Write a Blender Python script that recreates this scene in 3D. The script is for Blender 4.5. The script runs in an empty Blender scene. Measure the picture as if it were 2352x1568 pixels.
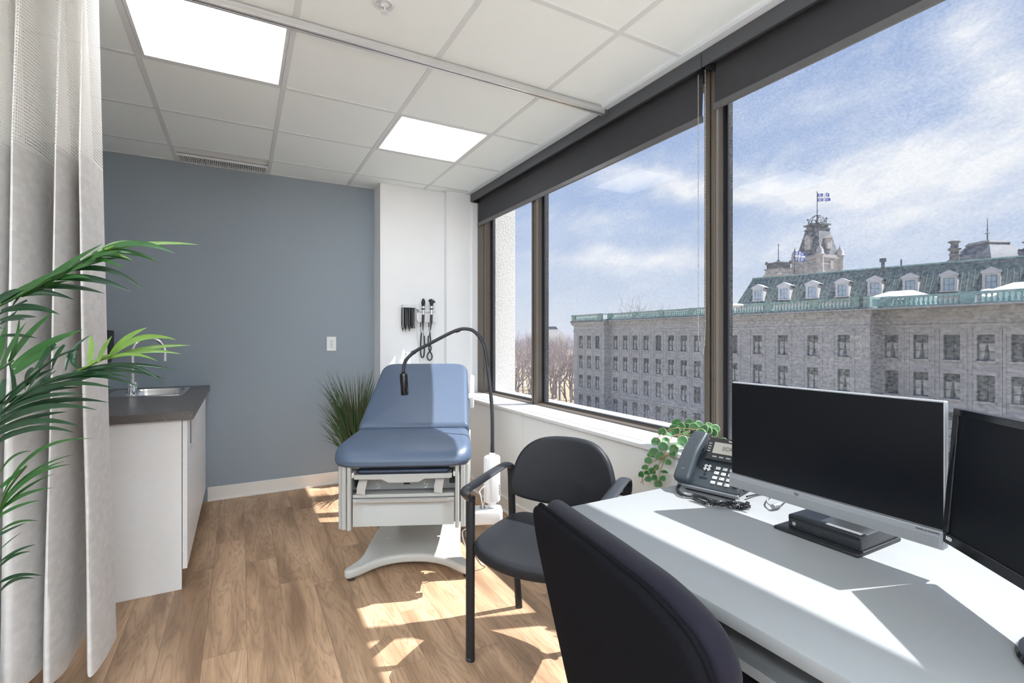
import bpy, bmesh, math, random
from math import sin, cos, pi, radians, sqrt
from mathutils import Vector, Matrix, Quaternion
random.seed(7)
S = bpy.context.scene
COL = S.collection

# ------------------------------------------------------------------ camera
CAMZ = 1.25
YAW = radians(29.117)
FPX = 1134.2
cam_d = bpy.data.cameras.new('camera'); cam = bpy.data.objects.new('camera', cam_d); COL.objects.link(cam)
cam.location = (0, 0, CAMZ); cam.rotation_euler = (pi/2, 0, -YAW)
cam_d.sensor_width = 36; cam_d.lens = FPX/2352*36
cam_d.shift_x = -8.5/2352; cam_d.shift_y = -11/2352
cam_d.clip_start = .02; cam_d.clip_end = 5000
S.camera = cam
# ------------------------------------------------------------------ view
S.view_settings.view_transform = 'Standard'; S.view_settings.look = 'None'
S.view_settings.exposure = 0.5; S.view_settings.gamma = 1; S.view_settings.use_curve_mapping = False
cy = S.cycles
cy.use_denoising = True
cy.max_bounces = 10; cy.diffuse_bounces = 5; cy.glossy_bounces = 4; cy.transparent_max_bounces = 16
cy.transmission_bounces = 6; cy.caustics_reflective = False; cy.caustics_refractive = False
cy.sample_clamp_indirect = 6
# ------------------------------------------------------------------ sun
SUNV = Vector((.63, -.23, 1)).normalized()
sun_d = bpy.data.lights.new('sun', 'SUN'); sun = bpy.data.objects.new('sun', sun_d); COL.objects.link(sun)
sun_d.energy = 7.8; sun_d.angle = radians(.55); sun_d.color = (.98, .975, .96)
sun.rotation_euler = SUNV.to_track_quat('Z', 'Y').to_euler(); sun.location = (8, -3, 12)
LAMP_POWER = 6.0      # radiance of the two ceiling panels in view (dimmed)
LAMP_ADDED = 22.5     # radiance of the unseen panels added to brighten the room
# ------------------------------------------------------------------ node helpers
class NT:
    def __init__(s, tree):
        s.t = tree; s.n = tree.nodes; s.l = tree.links
    def node(s, typ, ins=None, **kw):
        n = s.n.new(typ)
        for k, v in kw.items(): setattr(n, k, v)
        for k, v in (ins or {}).items():
            i = n.inputs[k]
            if isinstance(v, bpy.types.NodeSocket): s.l.new(v, i)
            else: i.default_value = v
        return n
    def m(s, op, a, b=0.0, c=None, clamp=False):
        n = s.node('ShaderNodeMath', operation=op, use_clamp=clamp)
        for i, v in enumerate((a, b, c)):
            if v is None: continue
            if isinstance(v, bpy.types.NodeSocket): s.l.new(v, n.inputs[i])
            else: n.inputs[i].default_value = v
        return n.outputs[0]
    def mix(s, f, a, b, blend='MIX'):
        n = s.node('ShaderNodeMix', data_type='RGBA', blend_type=blend)
        for i, v in ((0, f), (6, a), (7, b)):
            if isinstance(v, bpy.types.NodeSocket): s.l.new(v, n.inputs[i])
            else: n.inputs[i].default_value = (*v, 1) if (i and len(v) == 3) else v
        return n.outputs[2]
    def ramp(s, f, stops):
        n = s.node('ShaderNodeValToRGB', {'Fac': f}); e = n.color_ramp.elements
        while len(e) < len(stops): e.new(.5)
        for k, (p, c) in enumerate(stops):
            e[k].position = p; e[k].color = (*c, 1) if len(c) == 3 else c
        return n.outputs[0]
# ------------------------------------------------------------------ sky
W = bpy.data.worlds.new('sky'); S.world = W; W.use_nodes = True
q = NT(W.node_tree); q.n.clear()
tc = q.node('ShaderNodeTexCoord'); sep = q.node('ShaderNodeSeparateXYZ', {0: tc.outputs['Generated']})
sx, sy, sz = sep.outputs
hor = q.m('SQRT', q.m('ADD', q.m('MULTIPLY', sx, sx), q.m('MULTIPLY', sy, sy)))
el = q.m('DIVIDE', sz, q.m('MAXIMUM', hor, .001))
az = q.m('MULTIPLY', q.m('ARCTAN2', sx, sy), 57.2958)
wob = q.node('ShaderNodeTexNoise', {'Vector': q.node('ShaderNodeCombineXYZ', {0: q.m('MULTIPLY', az, .12), 1: q.m('MULTIPLY', el, 9.0)}).outputs[0], 'Scale': 1.0, 'Detail': 5.0, 'Roughness': .6}).outputs[0]
wis = q.node('ShaderNodeTexNoise', {'Vector': q.node('ShaderNodeCombineXYZ', {0: q.m('MULTIPLY', az, .22), 1: q.m('SUBTRACT', q.m('MULTIPLY', el, 26.0), q.m('MULTIPLY', az, .12))}).outputs[0], 'Scale': 1.0, 'Detail': 8.0, 'Roughness': .62, 'Distortion': .4}).outputs[0]
dens = None
for (a0, e0, sa, se, sl, am) in ((42, .150, 7.5, .022, 0, .95), (46, .298, 6.5, .018, -.0052, .95), (58, .262, 6, .028, -.004, .9),
                                 (70, .262, 9, .052, .0012, 1.15), (66, .19, 7, .016, .002, .5), (74, .37, 2.2, .035, -.006, .9), (72.0, .45, 2.2, .035, .003, .8),
                                 (61, .40, 5, .03, .0, .28), (38, .22, 7, .02, 0, .35), (60, .15, 9, .02, 0, .4), (-60, .5, 30, .2, 0, .8), (150, .4, 40, .15, 0, .8)):
    da = q.m('SUBTRACT', az, a0)
    de = q.m('SUBTRACT', q.m('SUBTRACT', el, e0), q.m('MULTIPLY', da, sl))
    de = q.m('ADD', de, q.m('MULTIPLY', q.m('SUBTRACT', wob, .5), .10))
    r2 = q.m('ADD', q.m('POWER', q.m('ABSOLUTE', q.m('DIVIDE', da, sa)), 2.0), q.m('POWER', q.m('ABSOLUTE', q.m('DIVIDE', de, se)), 2.0))
    g = q.m('MULTIPLY', q.m('EXPONENT', q.m('MULTIPLY', r2, -.8)), am)
    dens = g if dens is None else q.m('ADD', dens, g)
cl = q.m('MULTIPLY', dens, q.m('ADD', q.m('MULTIPLY', wis, 1.5), .15), clamp=True)
thin = q.m('MULTIPLY', q.m('SUBTRACT', wis, .46, clamp=True), .75)
cl = q.m('ADD', cl, thin, clamp=True)
base = q.ramp(el, [(0, (.72, .77, .86)), (.07, (.62, .70, .84)), (.22, (.42, .54, .79)), (.5, (.33, .45, .72)), (1.0, (.26, .37, .62))])
skyc = q.mix(cl, base, (.90, .92, .96))
gnd = q.m('GREATER_THAN', el, -.02)
skyc = q.mix(gnd, (.35, .34, .34), skyc)
bg = q.node('ShaderNodeBackground', {'Color': skyc, 'Strength': .70})
q.l.new(bg.outputs[0], q.node('ShaderNodeOutputWorld').inputs[0])
# ------------------------------------------------------------------ materials
M = {}
def mat(name, col, rough=.5, metal=0, spec=.5, bump=0, bscale=40, var=0, vscale=5, sheen=0, coat=0, stretch=None, trans=0, alpha=None):
    m = bpy.data.materials.new(name); m.use_nodes = True; t = NT(m.node_tree)
    p = t.n['Principled BSDF']
    p.inputs['Base Color'].default_value = (*col, 1); p.inputs['Roughness'].default_value = rough
    p.inputs['Metallic'].default_value = metal; p.inputs['Specular IOR Level'].default_value = spec
    if sheen: p.inputs['Sheen Weight'].default_value = sheen
    if coat: p.inputs['Coat Weight'].default_value = coat; p.inputs['Coat Roughness'].default_value = .08
    tcn = t.node('ShaderNodeTexCoord'); v = tcn.outputs['Object']
    if stretch: v = t.node('ShaderNodeMapping', {0: v, 3: stretch}).outputs[0]
    nz = t.node('ShaderNodeTexNoise', {'Vector': v, 'Scale': vscale, 'Detail': 4.0})
    k = var if var else .03
    lo = tuple(c*(1-k) for c in col); hi = tuple(min(1, c*(1+k)) for c in col)
    t.l.new(t.mix(nz.outputs[0], lo, hi), p.inputs['Base Color'])
    if bump:
        nb = t.node('ShaderNodeTexNoise', {'Vector': v, 'Scale': bscale, 'Detail': 3.0})
        b = t.node('ShaderNodeBump', {'Height': nb.outputs[0], 'Strength': bump, 'Distance': .002})
        t.l.new(b.outputs[0], p.inputs['Normal'])
    if trans:
        tr = t.node('ShaderNodeBsdfTranslucent', {'Color': (*[min(1, c*1.3) for c in col], 1)})
        mx = t.node('ShaderNodeMixShader', {0: trans, 1: p.outputs[0], 2: tr.outputs[0]})
        t.l.new(mx.outputs[0], t.n['Material Output'].inputs[0])
    M[name] = m; return m
mat('ceiling_tile', (.90, .965, 1.0), .9, bump=.25, bscale=260, var=.03, vscale=240)
mat('grid_white', (.72, .755, .785), .5)
mat('wall_white', (.87, .885, .90), .6, bump=.05, bscale=200)
mat('wall_grey', (.285, .332, .375), .7, bump=.08, bscale=260, var=.03, vscale=2)
mat('panel_white', (.72, .73, .72), .45)
mat('baseboard', (.80, .77, .73), .45)
mat('bronze', (.115, .095, .078), .42, metal=.2, var=.06, vscale=8)
mat('gasket', (.012, .013, .016), .45)
mat('blind_fabric', (.045, .046, .051), .85, bump=.15, bscale=600)
mat('blind_metal', (.12, .12, .125), .4, metal=.2)
mat('cassette', (.075, .078, .086), .55)
mat('sill_white', (.62, .62, .62), .35)
mat('aluminium', (.72, .73, .74), .3, metal=.7)
mat('chrome', (.85, .86, .88), .08, metal=1)
mat('steel', (.68, .68, .68), .25, metal=1)
mat('chain', (.55, .54, .52), .35, metal=.6)
mat('cabinet', (.92, .935, .95), .4, var=.03, vscale=30, stretch=(1, 30, 1))
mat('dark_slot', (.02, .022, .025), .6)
mat('vinyl_blue', (.070, .100, .160), .42, bump=.2, bscale=500, var=.05, vscale=60)
mat('vinyl_navy', (.016, .026, .055), .45)
mat('table_body', (.40, .40, .385), .42)
mat('table_base', (.52, .52, .50), .35)
mat('strap', (.42, .40, .38), .8)
mat('black_plastic', (.022, .024, .028), .4)
mat('black_metal', (.015, .016, .019), .4, spec=.35, var=.1)
mat('black_gloss', (.008, .009, .011), .12)
mat('gooseneck', (.028, .031, .038), .5)
mat('white_plastic', (.82, .83, .85), .3)
mat('vinyl_black', (.012, .0135, .017), .5, spec=.3, bump=.12, bscale=400)
mat('fabric_dark', (.014, .013, .021), .95, bump=.5, bscale=900, sheen=.08, spec=.1, var=.25, vscale=500)
mat('fabric_black', (.006, .006, .008), .95, bump=.5, bscale=900, spec=.08, var=.25, vscale=500)
mat('desk_top', (.265, .275, .285), .5, spec=.25)
mat('screen', (.003, .004, .006), .3, spec=.25)
mat('silver_plastic', (.30, .31, .33), .4, metal=.3)
mat('phone_grey', (.032, .042, .052), .45)
mat('phone_black', (.012, .013, .016), .4)
mat('key_white', (.66, .66, .66), .5)
mat('lcd', (.30, .29, .26), .4)
mat('lcd_text', (.08, .08, .08), .5)
mat('label_white', (.8, .8, .8), .5)
mat('leaf_dark', (.009, .042, .014), .3, var=.45, vscale=18, trans=.12)
mat('leaf_mid', (.022, .09, .016), .3, var=.4, vscale=18, trans=.15)
mat('leaf_pale', (.14, .25, .045), .35, var=.25, vscale=25, trans=.2)
mat('stem_green', (.06, .12, .03), .55)
mat('vine_leaf', (.035, .13, .035), .45, var=.35, vscale=40, trans=.18)
mat('vine_leaf_rim', (.17, .27, .12), .5, trans=.18)
mat('vine_stem', (.33, .20, .08), .6)
mat('grass_blade', (.05, .11, .04), .6, var=.6, vscale=12, trans=.1)
mat('grass_brown', (.12, .085, .045), .7, var=.3, vscale=12)
mat('soil', (.03, .022, .015), .9)
mat('pot_black', (.02, .02, .022), .5)
mat('pot_white', (.75, .75, .73), .5)
mat('copper_red', (.45, .10, .05), .4)
mat('clear_plastic', (.70, .72, .74), .2)
mat('snow', (.85, .86, .9), .8)
mat('copper_green', (.24, .36, .34), .7, var=.35, vscale=1.2)
mat('mansard_green', (.12, .155, .155), .75, var=.35, vscale=1.5, stretch=(3, 3, .3), bump=.3, bscale=4)
mat('slate', (.17, .18, .20), .8, var=.25, vscale=1)
mat('stone_trim', (.52, .50, .50), .85, var=.1, vscale=2)
mat('tower_stone', (.50, .47, .46), .9, var=.35, vscale=.8)
mat('ext_window', (.12, .13, .15), .25, var=.4, vscale=.9)
mat('ext_curtain', (.42, .43, .45), .8, var=.4, vscale=1.5)
mat('dormer_glass', (.40, .46, .55), .3)
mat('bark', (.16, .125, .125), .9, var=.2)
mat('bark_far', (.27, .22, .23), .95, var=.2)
mat('shrub', (.10, .13, .09), .8, var=.5, vscale=3)
mat('iron', (.09, .10, .12), .6)
mat('flag_white', (.8, .8, .84), .7, trans=.3)
mat('flag_blue', (.06, .09, .42), .7, trans=.3)
mat('hill', (.20, .20, .225), .95, var=.15, vscale=.02)  # grey-violet tint has the haze of distance put into the colour
mat('pavement', (.55, .56, .58), .9, var=.15, vscale=.2)

def wood():
    m = bpy.data.materials.new('wood_planks'); m.use_nodes = True; t = NT(m.node_tree); p = t.n['Principled BSDF']
    tcn = t.node('ShaderNodeTexCoord'); sp = t.node('ShaderNodeSeparateXYZ', {0: tcn.outputs['Object']})
    X, Y = sp.outputs[0], sp.outputs[1]
    # plank ids
    row = t.m('FLOOR', t.m('DIVIDE', t.m('ADD', X, 10.01), .152))
    off = t.m('MULTIPLY', t.node('ShaderNodeTexWhiteNoise', {'W': row}, noise_dimensions='1D').outputs[0], 1.22)
    yy = t.m('DIVIDE', t.m('ADD', t.m('ADD', Y, off), 20.0), 1.22)
    colid = t.m('FLOOR', yy)
    pid = t.node('ShaderNodeCombineXYZ', {0: row, 1: colid})
    rnd = t.node('ShaderNodeTexWhiteNoise', {'Vector': pid.outputs[0]}, noise_dimensions='2D')
    fx = t.m('FRACT', t.m('DIVIDE', t.m('ADD', X, 10.01), .152)); fy = t.m('FRACT', yy)
    ex = t.m('MULTIPLY', t.m('MINIMUM', fx, t.m('SUBTRACT', 1.0, fx)), .152)
    ey = t.m('MULTIPLY', t.m('MINIMUM', fy, t.m('SUBTRACT', 1.0, fy)), 1.22)
    seam = t.m('LESS_THAN', t.m('MINIMUM', ex, ey), .0012)
    rv = t.m('MULTIPLY', rnd.outputs[0], 37.0)
    gx = t.m('ADD', X, rv)
    v1 = t.node('ShaderNodeCombineXYZ', {0: t.m('MULTIPLY', gx, 14.0), 1: t.m('MULTIPLY', Y, 1.5), 2: rv})
    n1 = t.node('ShaderNodeTexNoise', {'Vector': v1.outputs[0], 'Scale': 1.0, 'Detail': 3.0, 'Roughness': .5, 'Distortion': .7})
    rings = t.m('FRACT', t.m('MULTIPLY', n1.outputs[0], 9.0))
    rings = t.m('ABSOLUTE', t.m('SUBTRACT', t.m('MULTIPLY', rings, 2.0), 1.0))
    v2 = t.node('ShaderNodeCombineXYZ', {0: t.m('MULTIPLY', gx, 260.0), 1: t.m('MULTIPLY', Y, 9.0), 2: rv})
    n2 = t.node('ShaderNodeTexNoise', {'Vector': v2.outputs[0], 'Scale': 1.0, 'Detail': 4.0, 'Roughness': .65})
    v3 = t.node('ShaderNodeCombineXYZ', {0: t.m('MULTIPLY', gx, 9.0), 1: t.m('MULTIPLY', Y, 1.1), 2: rv})
    n3 = t.node('ShaderNodeTexNoise', {'Vector': v3.outputs[0], 'Scale': 1.0, 'Detail': 2.0})
    c = t.ramp(n3.outputs[0], [(.30, (.26, .155, .088)), (.5, (.47, .298, .182)), (.72, (.63, .42, .27))])
    c = t.mix(t.m('MULTIPLY', t.m('POWER', rings, 3.0), .42), c, (.15, .09, .055))
    c = t.mix(t.m('MULTIPLY', t.m('SUBTRACT', n2.outputs[0], .40, clamp=True), 1.1, clamp=True), c, (.16, .10, .065))
    tone = t.m('ADD', t.m('MULTIPLY', rnd.outputs[0], .26), .92)
    hs = t.node('ShaderNodeHueSaturation', {'Value': tone, 'Color': c}).outputs[0]
    c = t.mix(t.m('MULTIPLY', seam, .5), hs, (.09, .06, .04))
    t.l.new(c, p.inputs['Base Color'])
    t.l.new(t.m('ADD', t.m('MULTIPLY', n2.outputs[0], .2), .38), p.inputs['Roughness'])
    b = t.node('ShaderNodeBump', {'Height': n2.outputs[0], 'Strength': .12, 'Distance': .001}); t.l.new(b.outputs[0], p.inputs['Normal'])
    M['wood'] = m
wood()
def glass():
    m = bpy.data.materials.new('dusty_window_glass'); m.use_nodes = True; t = NT(m.node_tree); t.n.clear()
    lw = t.node('ShaderNodeLayerWeight', {'Blend': .5})
    fr = t.m('ADD', t.m('MULTIPLY', t.m('POWER', lw.outputs['Facing'], 5.0), .35), .008)
    tr = t.node('ShaderNodeBsdfTransparent', {'Color': (.955, .965, .97, 1)})
    gl = t.node('ShaderNodeBsdfGlossy', {'Color': (1, 1, 1, 1), 'Roughness': .0})
    tcn = t.node('ShaderNodeTexCoord')
    nz = t.node('ShaderNodeTexNoise', {'Vector': t.node('ShaderNodeMapping', {0: tcn.outputs['Object'], 3: (1, 1, 1.4), 2: (.6, 0, 0)}).outputs[0], 'Scale': 90.0, 'Detail': 3.0})
    n2 = t.node('ShaderNodeTexNoise', {'Vector': tcn.outputs['Object'], 'Scale': 2.0, 'Detail': 2.0})
    df = t.node('ShaderNodeBsdfTranslucent', {'Color': (.9, .92, .95, 1)})
    dust = t.m('MULTIPLY', t.m('MULTIPLY', t.m('SUBTRACT', nz.outputs[0], .3, clamp=True), n2.outputs[0]), .30)
    a = t.node('ShaderNodeMixShader', {0: dust, 1: tr.outputs[0], 2: df.outputs[0]})
    b = t.node('ShaderNodeMixShader', {0: fr, 1: a.outputs[0], 2: gl.outputs[0]})
    t.l.new(b.outputs[0], t.node('ShaderNodeOutputMaterial').inputs[0]); M['glass'] = m
glass()
def emis(name, col, st):
    m = bpy.data.materials.new(name); m.use_nodes = True; t = NT(m.node_tree); t.n.clear()
    t.l.new(t.node('ShaderNodeEmission', {'Color': (*col, 1), 'Strength': st}).outputs[0], t.node('ShaderNodeOutputMaterial').inputs[0]); M[name] = m
emis('lamp_panel', (.97, .985, 1), LAMP_POWER); emis('lamp_panel_added', (.83, .93, 1), LAMP_ADDED)
def countertop():
    m = mat('countertop', (.105, .095, .092), .35, var=.12, vscale=30); t = NT(m.node_tree); p = t.n['Principled BSDF']
    tcn = t.node('ShaderNodeTexCoord')
    v = t.node('ShaderNodeTexVoronoi', {'Vector': tcn.outputs['Object'], 'Scale': 70.0})
    nz = t.node('ShaderNodeTexNoise', {'Vector': tcn.outputs['Object'], 'Scale': 9.0})
    f = t.m('MULTIPLY', t.m('LESS_THAN', v.outputs['Distance'], .13), t.m('GREATER_THAN', nz.outputs[0], .55))
    n2 = t.node('ShaderNodeTexNoise', {'Vector': tcn.outputs['Object'], 'Scale': 60.0})
    t.l.new(t.mix(f, t.mix(n2.outputs[0], (.085, .077, .074), (.13, .118, .112)), (.5, .5, .5)), p.inputs['Base Color'])
countertop()
def concrete():
    m = mat('rough_concrete', (.52, .51, .48), .95); t = NT(m.node_tree); p = t.n['Principled BSDF']
    tcn = t.node('ShaderNodeTexCoord')
    v = t.node('ShaderNodeTexVoronoi', {'Vector': tcn.outputs['Object'], 'Scale': 120.0})
    nz = t.node('ShaderNodeTexNoise', {'Vector': tcn.outputs['Object'], 'Scale': 60.0, 'Detail': 6.0})
    b = t.node('ShaderNodeBump', {'Height': t.m('ADD', nz.outputs[0], v.outputs['Distance']), 'Strength': .55, 'Distance': .004})
    t.l.new(b.outputs[0], p.inputs['Normal'])
    t.l.new(t.mix(t.m('MULTIPLY', nz.outputs[0], v.outputs['Distance']), (.72, .715, .70), (.48, .465, .44)), p.inputs['Base Color'])
concrete()
def stonewall():
    m = mat('facade_stone', (.33, .31, .32), .9); t = NT(m.node_tree); p = t.n['Principled BSDF']
    tcn = t.node('ShaderNodeTexCoord'); sp = t.node('ShaderNodeSeparateXYZ', {0: tcn.outputs['Object']})
    br = t.node('ShaderNodeTexBrick', {'Vector': t.node('ShaderNodeCombineXYZ', {0: t.m('ADD', sp.outputs[1], sp.outputs[0]), 1: sp.outputs[2]}).outputs[0],
        'Scale': 1.0, 'Color1': (.37, .37, .40, 1), 'Color2': (.49, .485, .51, 1), 'Mortar': (.30, .30, .33, 1), 'Mortar Size': .015, 'Brick Width': 1.1, 'Row Height': .42, 'Bias': -.1})
    nz = t.node('ShaderNodeTexNoise', {'Vector': tcn.outputs['Object'], 'Scale': 1.3, 'Detail': 6.0})
    t.l.new(t.mix(t.m('MULTIPLY', nz.outputs[0], .55), br.outputs[0], (.37, .375, .405)), p.inputs['Base Color'])
stonewall()
def curtain_mats():
    m = mat('curtain_fabric', (.7, .69, .67), .85); t = NT(m.node_tree); p = t.n['Principled BSDF']
    uv = t.node('ShaderNodeTexCoord').outputs['UV']
    ch = t.node('ShaderNodeTexBrick', {'Vector': uv, 'Scale': 1.0, 'Color1': (.66, .655, .65, 1), 'Color2': (.78, .775, .77, 1), 'Mortar': (.70, .69, .68, 1), 'Mortar Size': .001, 'Brick Width': .028, 'Row Height': .02})
    wv = t.node('ShaderNodeTexNoise', {'Vector': t.node('ShaderNodeMapping', {0: uv, 3: (60, 900, 1)}).outputs[0], 'Scale': 1.0})
    t.l.new(t.mix(t.m('MULTIPLY', wv.outputs[0], .25), ch.outputs[0], (.60, .585, .57)), p.inputs['Base Color'])
    p.inputs['Sheen Weight'].default_value = .15
    tr = t.node('ShaderNodeBsdfTranslucent', {'Color': (.62, .52, .44, 1)})
    mx = t.node('ShaderNodeMixShader', {0: .16, 1: p.outputs[0], 2: tr.outputs[0]}); t.l.new(mx.outputs[0], t.n['Material Output'].inputs[0])
    m = mat('curtain_mesh', (.93, .92, .90), .8); t = NT(m.node_tree); p = t.n['Principled BSDF']
    uv = t.node('ShaderNodeTexCoord').outputs['UV']
    s2 = t.node('ShaderNodeSeparateXYZ', {0: uv})
    zz = t.m('MULTIPLY', s2.outputs[1], 90.0); uu = t.m('ADD', t.m('MULTIPLY', s2.outputs[0], 115.0), t.m('MULTIPLY', t.m('PINGPONG', zz, 1.0), .6))
    du = t.m('ABSOLUTE', t.m('SUBTRACT', t.m('FRACT', uu), .5)); dz = t.m('ABSOLUTE', t.m('SUBTRACT', t.m('FRACT', zz), .5))
    hole = t.m('MULTIPLY', t.m('LESS_THAN', du, .20), t.m('LESS_THAN', dz, .27))
    tp = t.node('ShaderNodeBsdfTransparent'); tr = t.node('ShaderNodeBsdfTranslucent', {'Color': (.86, .84, .80, 1)})
    a = t.node('ShaderNodeMixShader', {0: .3, 1: p.outputs[0], 2: tr.outputs[0]})
    b = t.node('ShaderNodeMixShader', {0: hole, 1: a.outputs[0], 2: tp.outputs[0]}); t.l.new(b.outputs[0], t.n['Material Output'].inputs[0])
curtain_mats()
def ground_mat():
    m = mat('park_ground', (.3, .25, .18), .95); t = NT(m.node_tree); p = t.n['Principled BSDF']
    tcn = t.node('ShaderNodeTexCoord')
    nz = t.node('ShaderNodeTexNoise', {'Vector': tcn.outputs['Object'], 'Scale': .05, 'Detail': 6.0, 'Roughness': .6})
    n2 = t.node('ShaderNodeTexNoise', {'Vector': tcn.outputs['Object'], 'Scale': 1.5, 'Detail': 4.0})
    c = t.mix(n2.outputs[0], (.20, .17, .10), (.42, .34, .23))
    t.l.new(t.mix(t.m('MULTIPLY', t.m('SUBTRACT', nz.outputs[0], .57, clamp=True), 14.0, clamp=True), c, (.82, .83, .87)), p.inputs['Base Color'])
ground_mat()
def perf():
    m = mat('speaker_grille', (.42, .43, .44), .5, metal=.3); t = NT(m.node_tree); p = t.n['Principled BSDF']
    v = t.node('ShaderNodeTexVoronoi', {'Vector': t.node('ShaderNodeTexCoord').outputs['Object'], 'Scale': 330.0}, feature='F1')
    v.inputs['Randomness'].default_value = 0
    t.l.new(t.mix(t.m('LESS_THAN', v.outputs['Distance'], .32), (.30, .31, .32), (.13, .135, .14)), p.inputs['Base Color'])
perf()
# ------------------------------------------------------------------ mesh helpers
def rays(px, py):
    u = (px-1184.5)/FPX; v = (773-py)/FPX; s, c = sin(YAW), cos(YAW)
    return Vector((u*c+s, -u*s+c, v))
def at(px, py, d): r = rays(px, py)*d; return Vector((r.x, r.y, r.z+CAMZ))       # a surveyed point at depth d
def atX(px, py, X): r = rays(px, py); r = r*(X/r.x); return Vector((r.x, r.y, r.z+CAMZ))

class MB:
    def __init__(s): s.v = []; s.f = []; s.mi = []; s.cur = 0; s.uv = None
    def add(s, vs, fs):
        b = len(s.v); s.v += [tuple(p) for p in vs]; s.f += [tuple(i+b for i in f) for f in fs]; s.mi += [s.cur]*len(fs); return s
    def box(s, x0, x1, y0, y1, z0, z1, mtx=None):
        vs = [Vector(p) for p in ((x0,y0,z0),(x1,y0,z0),(x1,y1,z0),(x0,y1,z0),(x0,y0,z1),(x1,y0,z1),(x1,y1,z1),(x0,y1,z1))]
        if mtx: vs = [mtx @ p for p in vs]
        return s.add(vs, [(0,3,2,1),(4,5,6,7),(0,1,5,4),(1,2,6,5),(2,3,7,6),(3,0,4,7)])
    def bar(s, a, b, w, h, up=(0,0,1)):
        a, b = Vector(a), Vector(b); d = (b-a); L = d.length; d.normalize(); up = Vector(up)
        x = d.cross(up)
        if x.length < 1e-4: x = d.cross(Vector((1,0,0)))
        x.normalize(); z = x.cross(d)
        m = Matrix((x, d, z)).transposed().to_4x4(); m.translation = a
        return s.box(-w/2, w/2, 0, L, -h/2, h/2, m)
    def tube(s, pts, r, n=10, cap=True, ry=None):
        pts = [Vector(p) for p in pts]; N = len(pts); rr = r if isinstance(r, (list, tuple)) else [r]*N
        t0 = (pts[1]-pts[0]).normalized(); up = Vector((0,0,1)) if abs(t0.z) < .9 else Vector((1,0,0))
        x = t0.cross(up).normalized(); vs = []; fs = []
        for i, p in enumerate(pts):
            t = ((pts[min(i+1, N-1)]-pts[max(i-1, 0)])).normalized()
            x = (x - t*x.dot(t)).normalized(); y = t.cross(x)
            for k in range(n):
                a = 2*pi*k/n; vs.append(p + x*cos(a)*rr[i] + y*sin(a)*(rr[i] if ry is None else ry))
        for i in range(N-1):
            for k in range(n):
                k2 = (k+1) % n; fs.append((i*n+k, i*n+k2, (i+1)*n+k2, (i+1)*n+k))
        if cap: fs.append(tuple(range(n))[::-1]); fs.append(tuple((N-1)*n+k for k in range(n)))
        return s.add(vs, fs)
    def lathe(s, prof, n=24, loc=(0,0,0), mtx=None):
        vs = []; fs = []; N = len(prof)
        for (r, z) in prof:
            for k in range(n):
                a = 2*pi*k/n; p = Vector((r*cos(a), r*sin(a), z))
                vs.append((mtx @ p if mtx else p) + Vector(loc))
        for i in range(N-1):
            for k in range(n):
                k2 = (k+1) % n; fs.append((i*n+k, i*n+k2, (i+1)*n+k2, (i+1)*n+k))
        if prof[0][0] > 1e-5: fs.append(tuple(range(n))[::-1])
        if prof[-1][0] > 1e-5: fs.append(tuple((N-1)*n+k for k in range(n)))
        return s.add(vs, fs)
    def prism(s, out, z0, z1, mtx=None):
        n = len(out); vs = [Vector((x, y, z0)) for x, y in out] + [Vector((x, y, z1)) for x, y in out]
        if mtx: vs = [mtx @ p for p in vs]
        return s.add(vs, [tuple(range(n))[::-1], tuple(range(n, 2*n))] + [(i, (i+1) % n, n+(i+1) % n, n+i) for i in range(n)])
    def pillow(s, out, z0, z1, r, n=5, crown=0, mtx=None, fn=None, rb=None):
        """rounded slab over an outline; fn bends each point"""
        rb = r if rb is None else rb; N = len(out); P = [Vector(p) for p in out]; nr = []
        for i in range(N):
            a = (P[i]-P[i-1]); b = (P[(i+1) % N]-P[i]); a = a.normalized() if a.length > 1e-9 else b.normalized(); b = b.normalized()
            m = Vector((a.y+b.y, -(a.x+b.x))); nr.append(m.normalized() if m.length > 1e-6 else Vector((a.y, -a.x)))
        rings = []
        for k in range(n+1):
            t = k/n*pi/2; rings.append((rb*(1-sin(t)), z0+rb*(1-cos(t))))
        for k in range(n+1):
            t = k/n*pi/2; rings.append((r*(1-cos(t)), z1-r*(1-sin(t))))
        vs = []; fs = []
        for ins, z in rings:
            for i in range(N): p = P[i]-nr[i]*ins; vs.append(Vector((p.x, p.y, z)))
        c = Vector((sum(p.x for p in P)/N, sum(p.y for p in P)/N))
        top = [Vector((v.x, v.y, v.z)) for v in vs[-N:]]; nb = len(rings)
        for f in (.75, .45):
            for p in top: vs.append(Vector((c.x+(p.x-c.x)*f, c.y+(p.y-c.y)*f, z1+crown*(1-f*f))))
        for f in (.7, .4):
            for p in vs[:N]: vs.append(Vector((c.x+(p.x-c.x)*f, c.y+(p.y-c.y)*f, z0)))
        for k in list(range(nb-1)) + [nb-1, nb]:
            for i in range(N):
                j = (i+1) % N; fs.append((k*N+i, k*N+j, (k+1)*N+j, (k+1)*N+i))
        b0 = (nb+2)*N
        for i in range(N):
            j = (i+1) % N; fs.append((j, i, b0+i, b0+j)); fs.append((b0+j, b0+i, b0+N+i, b0+N+j))
        ct = len(vs); vs.append(Vector((c.x, c.y, z1+crown))); vs.append(Vector((c.x, c.y, z0)))
        for i in range(N):
            j = (i+1) % N; fs.append(((nb+1)*N+i, (nb+1)*N+j, ct)); fs.append((b0+N+j, b0+N+i, ct+1))
        if fn: vs = [fn(p) for p in vs]
        if mtx: vs = [mtx @ p for p in vs]
        return s.add(vs, fs)
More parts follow.
